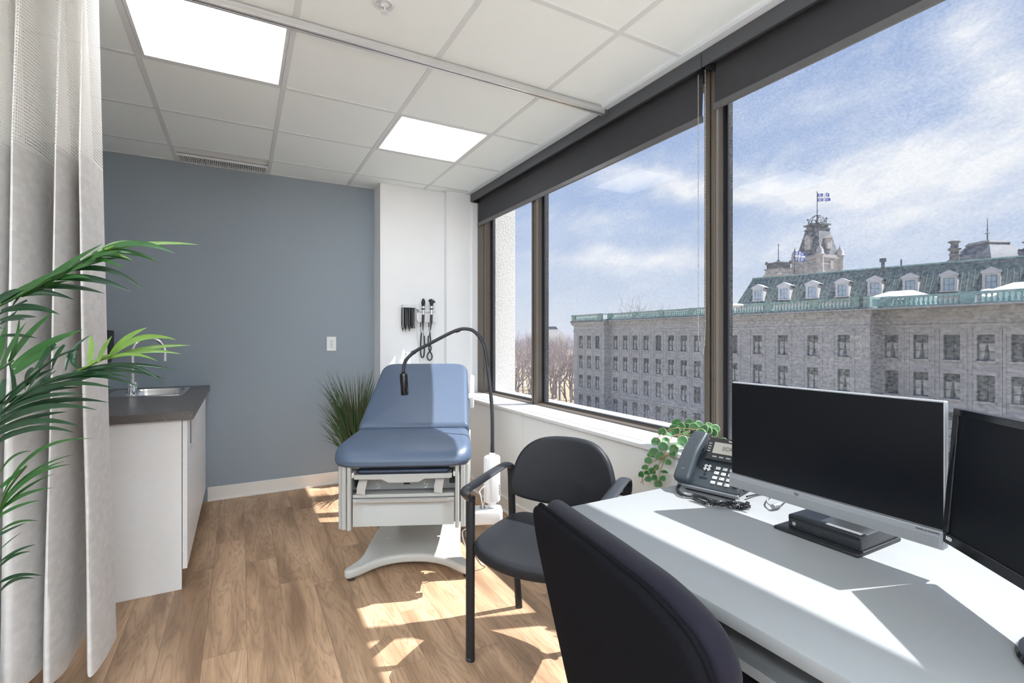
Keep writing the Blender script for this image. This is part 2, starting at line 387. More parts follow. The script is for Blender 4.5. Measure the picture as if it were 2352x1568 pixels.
    def sphere(s, c, r, n=10, m=7, sc=(1,1,1)):
        prof = [(max(r*sin(pi*i/m), 0), -r*cos(pi*i/m)) for i in range(m+1)]; prof[0] = (1e-6, -r); prof[-1] = (1e-6, r)
        mt = Matrix.Diagonal((*sc, 1)); return s.lathe(prof, n, c, mt)
    def each(s, name, m, parent=None, **kw):
        n = len(s.v); par = list(range(n))
        def fd(i):
            while par[i] != i: par[i] = par[par[i]]; i = par[i]
            return i
        for f in s.f:
            for i in f[1:]: par[fd(i)] = fd(f[0])
        grp = {}
        for f in s.f: grp.setdefault(fd(f[0]), []).append(f)
        out = []
        for fs in grp.values():
            ids = sorted({i for f in fs for i in f}); mp_ = {i: k for k, i in enumerate(ids)}
            b = MB(); b.add([s.v[i] for i in ids], [tuple(mp_[i] for i in f) for f in fs]); out.append(b.build(name, m, parent, **kw))
        return out
    def build(s, name, m, parent=None, bevel=0, smooth=35, seg=2, loc=None, rot=None):
        me = bpy.data.meshes.new(name); me.from_pydata(s.v, [], s.f)
        ms = m if isinstance(m, (list, tuple)) else [m]
        for k in ms: me.materials.append(M[k] if isinstance(k, str) else k)
        if len(ms) > 1: me.polygons.foreach_set('material_index', s.mi)
        me.update()
        if smooth:
            me.polygons.foreach_set('use_smooth', [True]*len(me.polygons)); me.set_sharp_from_angle(angle=radians(smooth))
        if s.uv:
            ul = me.uv_layers.new(name='uv')
            for lp in me.loops: ul.data[lp.index].uv = s.uv[lp.vertex_index]
        o = bpy.data.objects.new(name, me); COL.objects.link(o)
        if parent: o.parent = parent
        if loc: o.location = loc
        if rot: o.rotation_euler = rot
        if bevel:
            b = o.modifiers.new('bevel', 'BEVEL'); b.width = bevel; b.segments = seg; b.limit_method = 'ANGLE'; b.angle_limit = radians(40)
            b.harden_normals = False
        return o
def thing(name, label, cat, loc=(0,0,0), rz=0, group=None, kind=None):
    o = bpy.data.objects.new(name, None); COL.objects.link(o); o.empty_display_size = .1
    o.location = loc; o.rotation_euler = (0, 0, rz); return tag(o, label, cat, group, kind)
def tag(o, label=None, cat=None, group=None, kind=None):
    if label: o['label'] = label
    if cat: o['category'] = cat
    if group: o['group'] = group
    if kind: o['kind'] = kind
    return o
def struct(o, label=None): o['kind'] = 'structure'; return tag(o, label)
def copy_tree(o, parent=None):
    c = o.copy(); COL.objects.link(c); c.parent = parent
    for ch in [x for x in bpy.data.objects if x.parent == o]: copy_tree(ch, c)
    return c
def rrect(w, h, r, n=5, cx=0, cyy=0):
    o = []
    for (sx_, sy_, a0) in ((1,-1,-90),(1,1,0),(-1,1,90),(-1,-1,180)):
        for k in range(n+1):
            a = radians(a0+90*k/n); o.append((cx+sx_*(w/2-r)+r*cos(a), cyy+sy_*(h/2-r)+r*sin(a)))
    return o
def chaikin(p, it=2, closed=True):
    for _ in range(it):
        q_ = []; n = len(p)
        rng = range(n) if closed else range(n-1)
        if not closed: q_.append(p[0])
        for i in rng:
            a, b = Vector(p[i]), Vector(p[(i+1) % n]); q_ += [tuple(a*.75+b*.25), tuple(a*.25+b*.75)]
        if not closed: q_.append(p[-1])
        p = q_
    return p
def catmull(P, n=8):
    P = [Vector(p) for p in P]; out = []
    for i in range(len(P)-1):
        p0, p1, p2, p3 = P[max(i-1,0)], P[i], P[i+1], P[min(i+2,len(P)-1)]
        for k in range(n):
            t = k/n; out.append(.5*((2*p1)+(p2-p0)*t+(2*p0-5*p1+4*p2-p3)*t*t+(3*p1-p0-3*p2+p3)*t**3))
    out.append(P[-1]); return out
def frame(x, y, z, loc):
    m = Matrix((Vector(x).normalized(), Vector(y).normalized(), Vector(z).normalized())).transposed().to_4x4(); m.translation = Vector(loc); return m
def text(name, body, size, m, parent, mtx, depth=.0004, align='CENTER', bold=0):
    cu = bpy.data.curves.new(name, 'FONT'); cu.body = body; cu.size = size; cu.extrude = depth; cu.align_x = align; cu.align_y = 'CENTER'; cu.offset = bold
    tmp = bpy.data.objects.new('tmp', cu); COL.objects.link(tmp)
    me = bpy.data.meshes.new_from_object(tmp.evaluated_get(bpy.context.evaluated_depsgraph_get()))
    bpy.data.objects.remove(tmp); bpy.data.curves.remove(cu)
    me.materials.clear(); me.materials.append(M[m]); me.transform(mtx); me.name = name
    o = bpy.data.objects.new(name, me); COL.objects.link(o)
    if parent: o.parent = parent
    return o
# =================================================================== ROOM SHELL
CZ = 2.549
XL, YB, YF = -1.75, -4.776, 4.42
XW = 1.66          # inner face of the wall under the windows
XG = 1.975         # glass plane
struct(MB().box(XL, 2.05, YB, YF+.1, -.12, 0).build('floor', 'wood', smooth=0))
# ceiling : slab, tiles with a T-grid
b = MB(); b.box(XL-.1, 2.05, YB-.1, YF+.1, CZ+.02, CZ+.12)
gx = [-1.024+.61*i for i in range(-1, 5)]; gy = [1.629+.61*j for j in range(-10, 5)]
ceil = struct(b.build('ceiling', 'wall_white', smooth=0))
xs = [XL]+gx+[1.80]; ys = [YB]+gy+[YF]
b = MB()
LIGHTS = {(3, 9), (1, 8), (3, 5), (1, 4), (3, 2), (1, 1), (3, 7), (1, 6)}
lampcells = []
LCELL = {'A': (1.111, 3.154), 'B': (-.109, 2.544), 'F': (-1.329, .714), 'G': (.501, -1.726), 'H': (-1.329, -.506)}  # all but the two panels in view are unseen, added as fill light
for k_, yy_ in enumerate((-1.726, -2.946, -4.166)):
    for m_, xx_ in enumerate((-1.329, -.109, 1.111)): LCELL['R%d%d' % (k_, m_)] = (xx_, yy_)
for i in range(len(xs)-1):
    for j in range(len(ys)-1):
        x0, x1, y0, y1 = xs[i], xs[i+1], ys[j], ys[j+1]
        cx_, cy_ = (x0+x1)/2, (y0+y1)/2
        cell = None
        for nm, (lx, ly) in LCELL.items():
            if abs(cx_-lx) < .2 and abs(cy_-ly) < .2: cell = nm
        if cell: lampcells.append((cell, x0, x1, y0, y1)); continue
        if abs(cx_+.109) < .05 and y0 > 4.0: continue       # the vent sits here
        b.box(x0+.010, x1-.010, y0+.010, y1-.010, CZ+.003, CZ+.018)
b.build('ceiling_tile', 'ceiling_tile', ceil, smooth=0)
b = MB()
for x in gx: b.box(x-.012, x+.012, YB, YF, CZ, CZ+.022)
for y in gy: b.box(XL, 1.80, y-.012, y+.012, CZ+.0002, CZ+.0218)
b.box(XL, 1.80, YF-.022, YF, CZ-.001, CZ+.02); b.box(1.78, 1.83, YB, YF, CZ-.012, CZ+.02)
b.build('ceiling_grid', 'grid_white', ceil, smooth=0, bevel=.001)
struct(MB().box(XL-.1, 2.45, YF, YF+.12, 0, CZ+.02).build('wall_far', 'wall_grey', smooth=0))
struct(MB().box(XL-.1, XL, YB, YF, 0, CZ+.02).build('wall_left', 'wall_white', smooth=0))
struct(MB().box(XL-.1, 2.05, YB-.1, YB, 0, CZ+.02).build('wall_back', 'wall_white', smooth=0))
# white pilaster beside the grey wall and the wall return beside the window
struct(MB().box(1.03, 1.60, 4.20, YF, 0, CZ+.001).build('trim_1', 'wall_white', smooth=0), 'white pilaster beside the grey wall')
b = MB(); b.box(1.60, 1.845, 4.135, YF, 0, CZ+.001); b.box(1.845, 2.0, 4.12, YF, .72, CZ+.001)
struct(b.build('trim_2', 'wall_white', smooth=0), 'white wall return between pilaster and window')
# window wall below the sill : front panels with joints
b = MB()
for y0, y1 in ((YB, -1.2), (-1.2, .2), (.2, 1.55), (1.55, 2.886), (2.886, 4.135)): b.box(XW, XW+.02, y0+.0012, y1-.0012, 0, .727)
b.box(XW+.012, 2.02, YB, 4.2, 0, .725)
b.box(1.9, 2.02, YB, 4.2, 2.48, CZ+.02)
struct(b.build('wall_right', 'panel_white', smooth=0))
b = MB(); b.box(XW-.02, 1.93, YB, 4.135, .727, .747)
struct(b.build('trim_3', 'sill_white', smooth=0, bevel=.003), 'white window sill')
# baseboards
def base(name, x0, x1, y0, y1, wall):
    b = MB(); b.box(x0, x1, y0, y1, 0, .105)
    if wall == 'y': b.box(x0, x1, y0-.012, y1, 0, .014)
    else: b.box(x0-.012, x1, y0, y1, 0, .014)
    o = struct(b.build(name, 'baseboard', smooth=0, bevel=.003)); return o
base('baseboard_far', -.22, 1.03, 4.408, YF, 'y')
base('baseboard_pilaster', 1.03, 1.60, 4.188, 4.20, 'y')
base('baseboard_right', XW-.012, XW, YB, 4.135, 'x')
# ------------------------------------------------------------------ windows
POSTS = [(3.11, 3.172, 1), (1.531, 1.598, 2), (-.95, -.885, 3)]
b_all = []
def post(n, y0, y1):
    b = MB(); b.box(1.90, 1.915, y0+.004, y1-.004, .745, 2.50); b.box(1.905, 1.955, y0, y1, .745, 2.50)
    b.box(1.90, 1.92, y0+.022, y0+.03, .745, 2.50); b.box(1.896, 1.90, y0+.034, y1-.01, .745, 2.50)
    p = struct(b.build('trim_%d' % n, 'bronze', smooth=0, bevel=.0015), 'bronze window post')
    g = MB(); g.box(1.955, 1.99, y0-.004, y1+.004, .745, 2.50); g.box(1.99, 2.01, y0-.008, y1+.008, .745, 2.50); g.build('gasket', 'gasket', p, smooth=0)
for y0, y1, n in POSTS: post(3+n, y0, y1)
b = MB(); b.box(1.90, 1.955, 3.975, 4.135, .745, 2.50); b.box(1.895, 1.90, 4.0, 4.12, .745, 2.50)
p = struct(b.build('trim_7', 'bronze', smooth=0, bevel=.0015), 'bronze window jamb'); g = MB(); g.box(1.955, 2.0, 3.965, 4.13, .745, 2.50); g.build('gasket', 'gasket', p, smooth=0)
for k, (y0, y1) in enumerate(((3.176, 3.965), (1.602, 3.106), (-.881, 1.527), (YB, -.954))):
    w = struct(thing('window_%d' % (k+1), None, None))
    f = MB(); f.box(1.90, 1.952, y0, y1, .735, .756); f.box(1.952, 1.958, y0, y1, .735, .764); f.box(1.90, 1.98, y0, y1, 2.44, 2.50)
    f.build('window_frame', 'bronze', w, smooth=0, bevel=.001)
    g = MB(); g.box(1.958, 1.99, y0, y1, .735, .770); g.box(1.965, 1.99, y0, y0+.012, .76, 2.46); g.box(1.965, 1.99, y1-.012, y1, .76, 2.46); g.build('gasket', 'gasket', w, smooth=0)
    MB().add([(XG, y0, .755), (XG, y1, .755), (XG, y1, 2.47), (XG, y0, 2.47)], [(0,1,2,3)]).build('window_pane', 'glass', w, smooth=0)
# outside : concrete ledge and pier
tag(MB().box(2.01, 2.185, YB, 4.32, .62, .748).build('window_ledge', 'pavement', smooth=0, bevel=.004), 'pale exterior ledge running outside under the window glass', 'ledge', kind='structure')
b = MB(); b.box(2.012, 2.30, 4.14, 4.9, -1.2, 3.4)
tag(b.build('concrete_pier', 'rough_concrete', smooth=0, bevel=.006), 'rough pebbled concrete pier outside the narrow left window pane', 'pier', kind='structure')
# ------------------------------------------------------------------ blinds
fb = MB()
for y0, y1 in ((1.545, 4.10), (YB, 1.541)):
    fb.box(1.82, 1.828, y0, y1, 2.468, CZ-.004)
    fb.box(1.828, 1.90, y0, y1, CZ-.012, CZ-.004)
fb.box(1.82, 1.90, 4.097, 4.105, 2.468, CZ-.004)
cs = tag(fb.build('blind_cassette', 'cassette', smooth=0, bevel=.001), 'long dark grey blind valance fixed under the ceiling along the windows', 'blind valance')
def blind(y0, y1, zb, label):
    t = thing('roller_blind', label, 'blind', (1.878, (y0+y1)/2, CZ-.05), group=None)
    h = (y1-y0)/2
    f = MB(); zt = 0
    pr_ = [(.012, -.0), (.014, -.05), (.010, -.12), (.006, zb-CZ+.05+.03)]
    n = len(pr_); vs = []
    for x, z in pr_: vs += [(x, -h, z), (x, h, z)]
    for x, z in pr_: vs += [(x+.0012, -h, z), (x+.0012, h, z)]
    fs = [(2*i, 2*i+1, 2*i+3, 2*i+2) for i in range(n-1)] + [(2*n+2*i, 2*n+2*i+2, 2*n+2*i+3, 2*n+2*i+1) for i in range(n-1)]
    f.add(vs, fs).build('blind_fabric', 'blind_fabric', t, smooth=60)
    r = MB(); m = Matrix.Rotation(pi/2, 4, 'X'); r.lathe([(.024, -h), (.024, h)], 20, (-.016, 0, .012), m); r.build('roller', 'blind_fabric', t)
    z = zb-CZ+.05
    MB().box(-.001, .013, -h-.003, h+.003, z, z+.032).build('bottom_bar', 'blind_metal', t, smooth=0, bevel=.004)
    MB().box(-.045, .018, -h-.010, -h-.004, -.035, .034).box(-.045, .018, h+.004, h+.010, -.035, .034).each('end_bracket', 'black_plastic', t, smooth=0)
    return t
blind(1.592, 4.085, 2.25, 'dark grey roller blind pulled short way down over the two left windows')
blind(-.6, 1.522, 2.28, 'dark grey roller blind over the large right window, beyond the thick post')
def chain(y, x, zt, zb, label, loop=0):
    c = MB(); z = zt; n = 0
    pts = []
    L = int((zt-zb)/.0075)
    for k in range(L): c.sphere((x, y, zt-k*.0075), .0027, 6, 4)
    return c, L
c = MB()
z0, zb = 2.47, 1.16
for k in range(int((z0-zb)/.0078)):
    z = z0-k*.0078; u = max(0, 1-(z-zb)/.16)
    for yy, sg in ((1.592, -1), (1.553, 1)): c.sphere((1.858, yy+sg*.0195*(1-sqrt(max(0, 1-u*u)))*.95, z), .0029, 6, 4)
tag(c.build('blind_chain', 'chain', smooth=60), 'beaded pull chain loop hanging in front of the thick window post', 'blind chain')
# ------------------------------------------------------------------ ceiling fittings
lab = {'A': 'square ceiling light panel nearest the far pilaster, fully in view', 'B': 'square ceiling light panel partly hidden by the curtain track', 'F': 'unseen ceiling light panel added over the palm side to brighten the room', 'G': 'unseen fill light panel added between two others behind the viewer', 'H': 'unseen fill light panel added just behind the viewer'}
for cell, x0, x1, y0, y1 in sorted(lampcells):
    cx_, cy_ = (x0+x1)/2, (y0+y1)/2; w = (x1-x0)/2-.013; d = (y1-y0)/2-.013
    t = thing('ceiling_light', lab.get(cell, 'unseen ceiling light panel added behind the viewer to brighten the room'), 'ceiling light', (cx_, cy_, CZ), group='flat ceiling light panels')
    f = MB(); e = .014
    f.box(-w, w, -d, -d+e, .0, .03); f.box(-w, w, d-e, d, .0, .03); f.box(-w, -w+e, -d+e, d-e, .0, .03); f.box(w-e, w, -d+e, d-e, .0, .03)
    f.box(-w, w, -d, d, .018, .045)
    f.build('frame', 'grid_white', t, smooth=0, bevel=.001)
    MB().box(-w+e, w-e, -d+e, d-e, .006, .012).build('diffuser', 'lamp_panel' if cell in 'AB' else 'lamp_panel_added', t, smooth=0)
t = thing('ceiling_vent', 'slatted white air vent in the ceiling against the grey wall', 'vent', (-.109, 4.335, CZ))
MB().box(-.29, .29, -.078, .078, .016, .022).build('backing', 'dark_slot', t, smooth=0)
f = MB(); f.box(-.293, .293, -.082, -.077, -.002, .016); f.box(-.293, .293, .066, .082, -.004, .016); f.box(-.293, -.28, -.066, .066, -.004, .016); f.box(.28, .293, -.066, .066, -.004, .016)
f.build('frame', 'grid_white', t, smooth=0)
f = MB()
for k in range(46): x = -.275+k*.0122; f.box(x-.0035, x+.0035, -.077, .066, -.002, .012)
f.build('slat', 'grid_white', t, smooth=0)['kind'] = 'stuff'
t = thing('sprinkler', 'small recessed fire sprinkler in the ceiling near the top edge', 'sprinkler', (.489, 1.937, CZ))
MB().lathe([(.0405, .004), (.040, -.003), (.034, -.006), (.028, -.004), (.026, .012)], 32).build('escutcheon', 'grid_white', t)
MB().lathe([(.024, .01), (.02, -.002), (.012, -.006), (.009, -.014)], 20).box(-.0022, .0022, -.011, -.008, -.032, -.008).box(-.0022, .0022, .008, .011, -.032, -.008).lathe([(.0145, -.034), (.0145, -.031), (.003, -.030)], 20).build('head', 'grid_white', t)
MB().tube([(0, 0, -.01), (0, 0, -.03)], .0028, 8).build('bulb', 'copper_red', t)
# curtain track
t = thing('curtain_track', 'white aluminium curtain track crossing the ceiling to the window', 'curtain track', (0, 2.215, CZ))
f = MB(); f.box(-1.7, 1.818, -.017, .017, -.010, 0); f.box(-1.7, 1.818, -.017, -.012, -.034, -.01); f.box(-1.7, 1.818, .012, .017, -.034, -.01)
f.box(-1.7, 1.818, -.0125, -.004, -.034, -.030); f.box(-1.7, 1.818, .004, .0125, -.034, -.030); f.box(-1.7, 1.818, -.0195, -.017, -.028, -.022)
f.build('rail', 'aluminium', t, smooth=0, bevel=.0008)
MB().box(1.80, 1.822, -.02, .02, -.040, -.0005).build('end_stop', 'blind_metal', t, smooth=0, bevel=.002)
# radiator grilles in the sill
for k, (y0, y1, lb) in enumerate(((3.35, 4.02, 'white slotted air grille in the window sill at its far end'), (1.78, 3.05, 'long white slotted air grille in the middle of the window sill'), (.1, 1.25, 'white slotted air grille in the sill behind the monitors'))):
    t = thing('sill_grille', lb, 'air grille', (1.755, (y0+y1)/2, .747)); h = (y1-y0)/2
    f = MB(); f.box(-.062, -.052, -h, h, 0, .004); f.box(.052, .062, -h, h, 0, .004); f.box(-.052, .052, -h, -h+.012, 0, .004); f.box(-.052, .052, h-.012, h, 0, .004)
    f.build('frame', 'sill_white', t, smooth=0)
    f = MB()
    for j in range(9): x = -.046+j*.0115; f.box(x-.0028, x+.0028, -h+.012, h-.012, .0003, .0035)
    s = f.build('slat', 'sill_white', t, smooth=0); s['kind'] = 'stuff'
    MB().box(-.052, .052, -h+.012, h-.012, .0001, .0003).build('slot_backing', 'blind_metal', t, smooth=0)
# =================================================================== PRIVACY CURTAIN
prof = [(-.4235, -.3905, 2.235), (-.429, -.395, 2.185), (-.442, -.418, 2.150), (-.455, -.438, 2.172), (-.4605, -.447, 2.235), (-.468, -.472, 2.272), (-.476, -.494, 2.240),
        (-.479, -.501, 2.185), (-.497, -.527, 2.142), (-.514, -.551, 2.175), (-.521, -.559, 2.245), (-.546, -.563, 2.290), (-.565, -.567, 2.250),
        (-.571, -.571, 2.185), (-.597, -.618, 2.140), (-.620, -.662, 2.175), (-.627, -.672, 2.225), (-.632, -.680, 2.175), (-.650, -.700, 2.150), (-.664, -.722, 2.18), (-.672, -.733, 2.25)]
xx = -.70; r_ = random.Random(3)
while xx > -1.62:
    w = r_.uniform(.07, .11)
    for f_, y in ((0, 2.27), (.25, 2.18), (.5, 2.145), (.78, 2.18), (1, 2.25)): prof.append((xx-f_*w, xx*1.03-.05-f_*w*1.03, y+r_.uniform(-.008, .008)))
    xx -= w+.028
prof = [(a-.021, b_-.016, 2.10+(y-2.14)*2.5) for a, b_, y in prof]
pt = catmull([(a, y, 0) for a, b_, y in prof], 5); pb = catmull([(b_, y, 0) for a, b_, y in prof], 5)
arc = [0]
for i in range(1, len(pt)): arc.append(arc[-1]+(pt[i]-pt[i-1]).length)
def cloth(z0, z1, n, name, m, par, th=0):
    b = MB(); b.uv = []; N = len(pt)
    for j in range(n+1):
        z = z0+(z1-z0)*j/n; f_ = min(1, max(0, (1.87-z)/1.75)); f_ = f_**1.15
        for i in range(N):
            p = pt[i].lerp(pb[i], f_); amp = .010*f_*sin(z*5+i*.35)
            ztop = (z-1.86)/.66 if z > 1.86 else 0
            y = 2.215+(p.y-2.215)*(1-.55*max(0, ztop))+amp*.5
            zz = z
            if z1 < 1.9 and j == 0: zz = z+.006*sin(i*.5)
            b.v.append((p.x+amp*.15, y, zz)); b.uv.append((arc[i], z))
    for j in range(n):
        for i in range(N-1): b.f.append((j*N+i, j*N+i+1, (j+1)*N+i+1, (j+1)*N+i)); b.mi.append(0)
    return b.build(name, m, par, smooth=80)
t = thing('privacy_curtain', 'pale grey pleated privacy curtain with white mesh top at left edge', 'curtain')
o = cloth(.125, 1.865, 26, 'curtain_fabric', 'curtain_fabric', t)
o = cloth(1.855, 2.505, 10, 'curtain_mesh', 'curtain_mesh', t)
f = MB()
for k in range(12): x = -.45-k*.1; f.tube([(x, 2.215, 2.50), (x, 2.215, 2.53)], .003, 6)
f.build('hook', 'white_plastic', t)['kind'] = 'stuff'
# =================================================================== SINK UNIT
t = thing('sink_cabinet', 'white base cabinet with open slot under the grey countertop', 'cabinet', (-.23, 2.94, 0))
cb = MB(); cb.box(-.62, -.025, 0, .018, .0, .84); cb.box(-.62, -.602, .018, 1.478, 0, .84); cb.box(-.602, -.045, .018, 1.478, .09, .108); cb.box(-.10, -.09, .03, 1.478, 0, .09)
cb.build('body', 'cabinet', t, smooth=0, bevel=.001)
dd = MB(); y0, y1 = -.16, 1.476
# front skin facing the room with a rectangular cut-out
def holed(b, x0, x1, ya, yb, za, zb, hy0, hy1, hz0, hz1):
    b.box(x0, x1, ya, hy0, za, zb); b.box(x0, x1, hy1, yb, za, zb); b.box(x0, x1, hy0, hy1, za, hz0); b.box(x0, x1, hy0, hy1, hz1, zb)
holed(dd, -.022, -.002, 0.0, .72, .10, .836, .17, .44, .645, .83)
dd.build('door', 'cabinet', t, smooth=0, bevel=.0012)
MB().box(-.022, -.002, .724, 1.474, .10, .836).build('door', 'cabinet', t, smooth=0, bevel=.0012)
MB().box(-.21, -.018, .16, .45, .62, .835).build('waste_slot', 'dark_slot', t, smooth=0)
f = MB()
for y, z in ((.06, .77), (.10, .70), (.06, .55), (.12, .55), (.10, .33), (.58, .72), (.60, .5), (.95, .72), (.62, .79), (1.2, .74), (1.1, .33)): f.sphere((.0, y, z), .004, 8, 5, (.6, 1, 1))
f.build('screw_cap', 'white_plastic', t)['kind'] = 'stuff'
# countertop with sink opening
SX0, SX1, SY0, SY1 = -.735, -.315, 3.76, 4.28
b = MB(); cx0, cx1, cy0, cy1 = -.86, -.205, 2.905, YF-.002
b.box(cx0, cx1, cy0, SY0+.02, .842, .882); b.box(cx0, cx1, SY1-.02, cy1, .842, .882); b.box(cx0, SX0+.02, SY0+.02, SY1-.02, .842, .882); b.box(SX1-.02, cx1, SY0+.02, SY1-.02, .842, .882)
tag(b.build('countertop', 'countertop', smooth=0), 'dark grey speckled laminate countertop on the white sink cabinet', 'countertop')
t = thing('sink', 'stainless steel sink set into the dark countertop', 'sink', ((SX0+SX1)/2, (SY0+SY1)/2, .882))
w, d = (SX1-SX0)/2, (SY1-SY0)/2
o1 = rrect(2*w, 2*d, .03, 5); cx_, i1 = .045, None
i1 = rrect(2*w-.13, 2*d-.07, .07, 5, cx=.035); n = len(o1)
b = MB(); vs = []
rings = [(o1, 0), (o1, .004), ([(x*.985+0, y*.985) for x, y in o1], .005), (i1, .004), ([(.035+(x-.035)*.97, y*.97) for x, y in i1], -.01), ([(.035+(x-.035)*.93, y*.93) for x, y in i1], -.15), ([(.035+(x-.035)*.8, y*.8) for x, y in i1], -.165), ([(.035+(x-.035)*.1, y*.1) for x, y in i1], -.17)]
for o_, z in rings: vs += [(x, y, z) for x, y in o_]
fs = [(k*n+i, k*n+(i+1) % n, (k+1)*n+(i+1) % n, (k+1)*n+i) for k in range(len(rings)-1) for i in range(n)] + [tuple((len(rings)-1)*n+i for i in range(n))]
b.add(vs, fs).build('basin', 'steel', t, smooth=40)
t = thing('faucet', 'chrome gooseneck faucet standing at the sink', 'faucet', (-.60, 3.93, .885))
fx, fy = .96, .27
b = MB(); b.lathe([(.026, 0), (.026, .012), (.018, .016), (.016, .05), (.0135, .055)], 20)
b.build('base', 'chrome', t)
arcp = [(0, 0, .05), (0, 0, .27)] + [(.085*(1-cos(a))*fx, .085*(1-cos(a))*fy, .27+.085*sin(a)) for a in [pi*k/12 for k in range(1, 13)]] + [(.17*fx+.0, .17*fy, .225)]
MB().tube(arcp, .0105, 14).tube([(.17*fx, .17*fy, .24), (.17*fx, .17*fy, .205)], .0125, 14).build('spout', 'chrome', t)
for s_, y in ((1, -.1), (1, .1)):
    MB().lathe([(.024, 0), (.024, .015), (.014, .02), (.014, .05), (.018, .055), (.012, .072)], 16, (0, y*.7, 0)).bar((0, y*.7, .05), (.0, y*1.3, .066), .01, .008).build('handle', 'chrome', t)
b = MB(); b.box(-.03, .03, -.11, .11, 0, .006); b.build('deck_plate', 'chrome', t, bevel=.003)
# black dispenser on the grey wall
t = thing('soap_dispenser', 'black wall dispenser half hidden behind the curtain above the counter', 'dispenser', (-.84, YF, 1.07))
MB().pillow([(-.055, -.10), (.055, -.10), (.06, 0), (-.06, 0)], 0.03, .225, .008).build('housing', 'black_plastic', t)
MB().pillow([(-.05, -.12), (.05, -.12), (.05, -.02), (-.05, -.02)], 0, .03, .008).build('push_bar', 'black_plastic', t)
# outlet
t = thing('wall_outlet', 'white electrical outlet on the grey wall', 'outlet', (.672, YF, 1.19))
MB().box(-.038, .038, -.006, 0, -.06, .06).build('cover_plate', 'white_plastic', t, bevel=.003)
MB().box(-.0175, .0175, -.009, -.005, -.035, .035).build('socket', 'label_white', t, bevel=.0015)
b = MB()
for z in (-.021, .021):
    for x in (-.006, .006): b.box(x-.0012, x+.0012, -.0096, -.0085, z-.004, z+.004)
    b.box(-.0025, .0025, -.0096, -.0085, z-.012, z-.008)
b.box(-.006, .006, -.0096, -.0085, -.006, -.002); b.build('slot', 'dark_slot', t, smooth=0)
# =================================================================== EXAM TABLE
TT = thing('exam_table', 'blue upholstered medical exam table with raised backrest and beige chassis', 'exam table', (.663, 2.286, 0), radians(-25))
seat_o = chaikin([(-.325, .0), (.325, .0), (.332, .06), (.302, .455), (-.302, .455), (-.332, .06)], 1)
def rounded(poly, r, n=6):
    out = []; N = len(poly)
    for i in range(N):
        p = Vector(poly[i]); a = (Vector(poly[i-1])-p); c = (Vector(poly[(i+1) % N])-p); rr = r[i] if isinstance(r, (list, tuple)) else r
        la, lc = a.length, c.length; a.normalize(); c.normalize(); rr = min(rr, la*.49, lc*.49)
        p0, p2 = p+a*rr, p+c*rr
        for k in range(n+1): t = k/n; out.append(tuple(p0*(1-t)**2+p*2*t*(1-t)+p2*t*t))
    return out
so = rounded([(-.342, .0), (.33, .0), (.303, .46), (-.318, .46)], [.13, .13, .03, .03], 8)
MB().pillow(so, .628, .742, .045, 6, crown=.006, rb=.03, fn=lambda p: Vector((p.x, p.y, p.z-(.052*max(0, 1-p.y/.20)**1.6 if p.z > .665 else -.004)))).build('seat_cushion', 'vinyl_blue', TT, smooth=60)
tilt = math.atan2(.325, .64); L_ = .715
bo = rounded([(-.318, .0), (.303, .0), (.278, L_), (-.292, L_)], [.03, .03, .10, .10], 8)
mb_ = Matrix.Translation((0, .452, .752)) @ Matrix.Rotation(tilt, 4, 'X')
MB().pillow(bo, -.09, .0, .032, 6, crown=.008, mtx=mb_).build('backrest_cushion', 'vinyl_blue', TT, smooth=60)
MB().box(-.25, .25, .03, .68, -.115, -.09, mb_).build('backrest_frame', 'table_body', TT, smooth=0, bevel=.006)
MB().bar((-.15, .75, .55), (-.15, .92, .87), .03, .03).bar((.15, .75, .55), (.15, .92, .87), .03, .03).each('lift_arm', 'black_metal', TT, smooth=0, bevel=.004)
# chassis : box shell with an open front bay
b = MB()
b.box(-.285, .285, .075, 1.02, .345, .48); b.box(-.285, .285, .20, 1.02, .48, .632); b.box(-.285, .285, .075, .20, .612, .632)
b.box(-.285, -.268, .075, .20, .48, .612); b.box(.268, .285, .075, .20, .48, .612)
b.build('chassis', 'table_body', TT, smooth=0, bevel=.004)
b = MB()
for sg in (-1, 1):
    for k, (x, w) in enumerate(((.255, .020), (.282, .024), (.302, .016))):
        o_ = rrect(w, .05, .006, 3, cx=sg*x, cyy=.058+k*.012); b.prism(o_, .333, .632)
b.each('corner_rib', 'table_body', TT, smooth=40)
b = MB()
for k in range(4): b.pillow(rrect(.012, .20, .005, 3, cx=.296, cyy=.22+k*.215), .345, .63, .004, 2)
b.each('side_rib', 'table_body', TT, smooth=40)
# drawer front with a curved relief
n = 24; vs = []; fs = []
zl = [.345, .36, .415, .440, .452, .458, .472, .476]; 
for j, z in enumerate(zl):
    for i in range(n+1):
        x = -.24+.48*i/n; e = min(1, (0.24-abs(x))/.06); e = e*e*(3-2*e)
        dep = {0: .0, 1: .004, 2: .016, 3: .030, 4: .030, 5: -.004, 6: -.008, 7: .004}[j]*e
        vs.append((x, .048+dep, z))
for j in range(len(zl)-1):
    for i in range(n): fs.append((j*(n+1)+i, j*(n+1)+i+1, (j+1)*(n+1)+i+1, (j+1)*(n+1)+i))
d_ = MB().add(vs, fs); d_.box(-.24, .24, .079, .09, .345, .476); d_.build('drawer', 'table_body', TT, smooth=50)
MB().box(-.242, .242, .050, .085, .478, .496).build('front_rail', 'table_body', TT, smooth=0, bevel=.005)
MB().box(-.268, .268, .165, .199, .485, .553).build('bay_back', 'table_body', TT, smooth=0)
MB().box(-.268, .268, .150, .199, .5535, .611).build('bay_shadow_panel', 'dark_slot', TT, smooth=0)  # near-black sheet stands in for the shade above the bay back
b = MB(); b.box(-.258, -.215, .158, .165, .500, .55); b.box(.21, .25, .158, .165, .512, .550); b.box(-.018, .014, .158, .165, .510, .536)
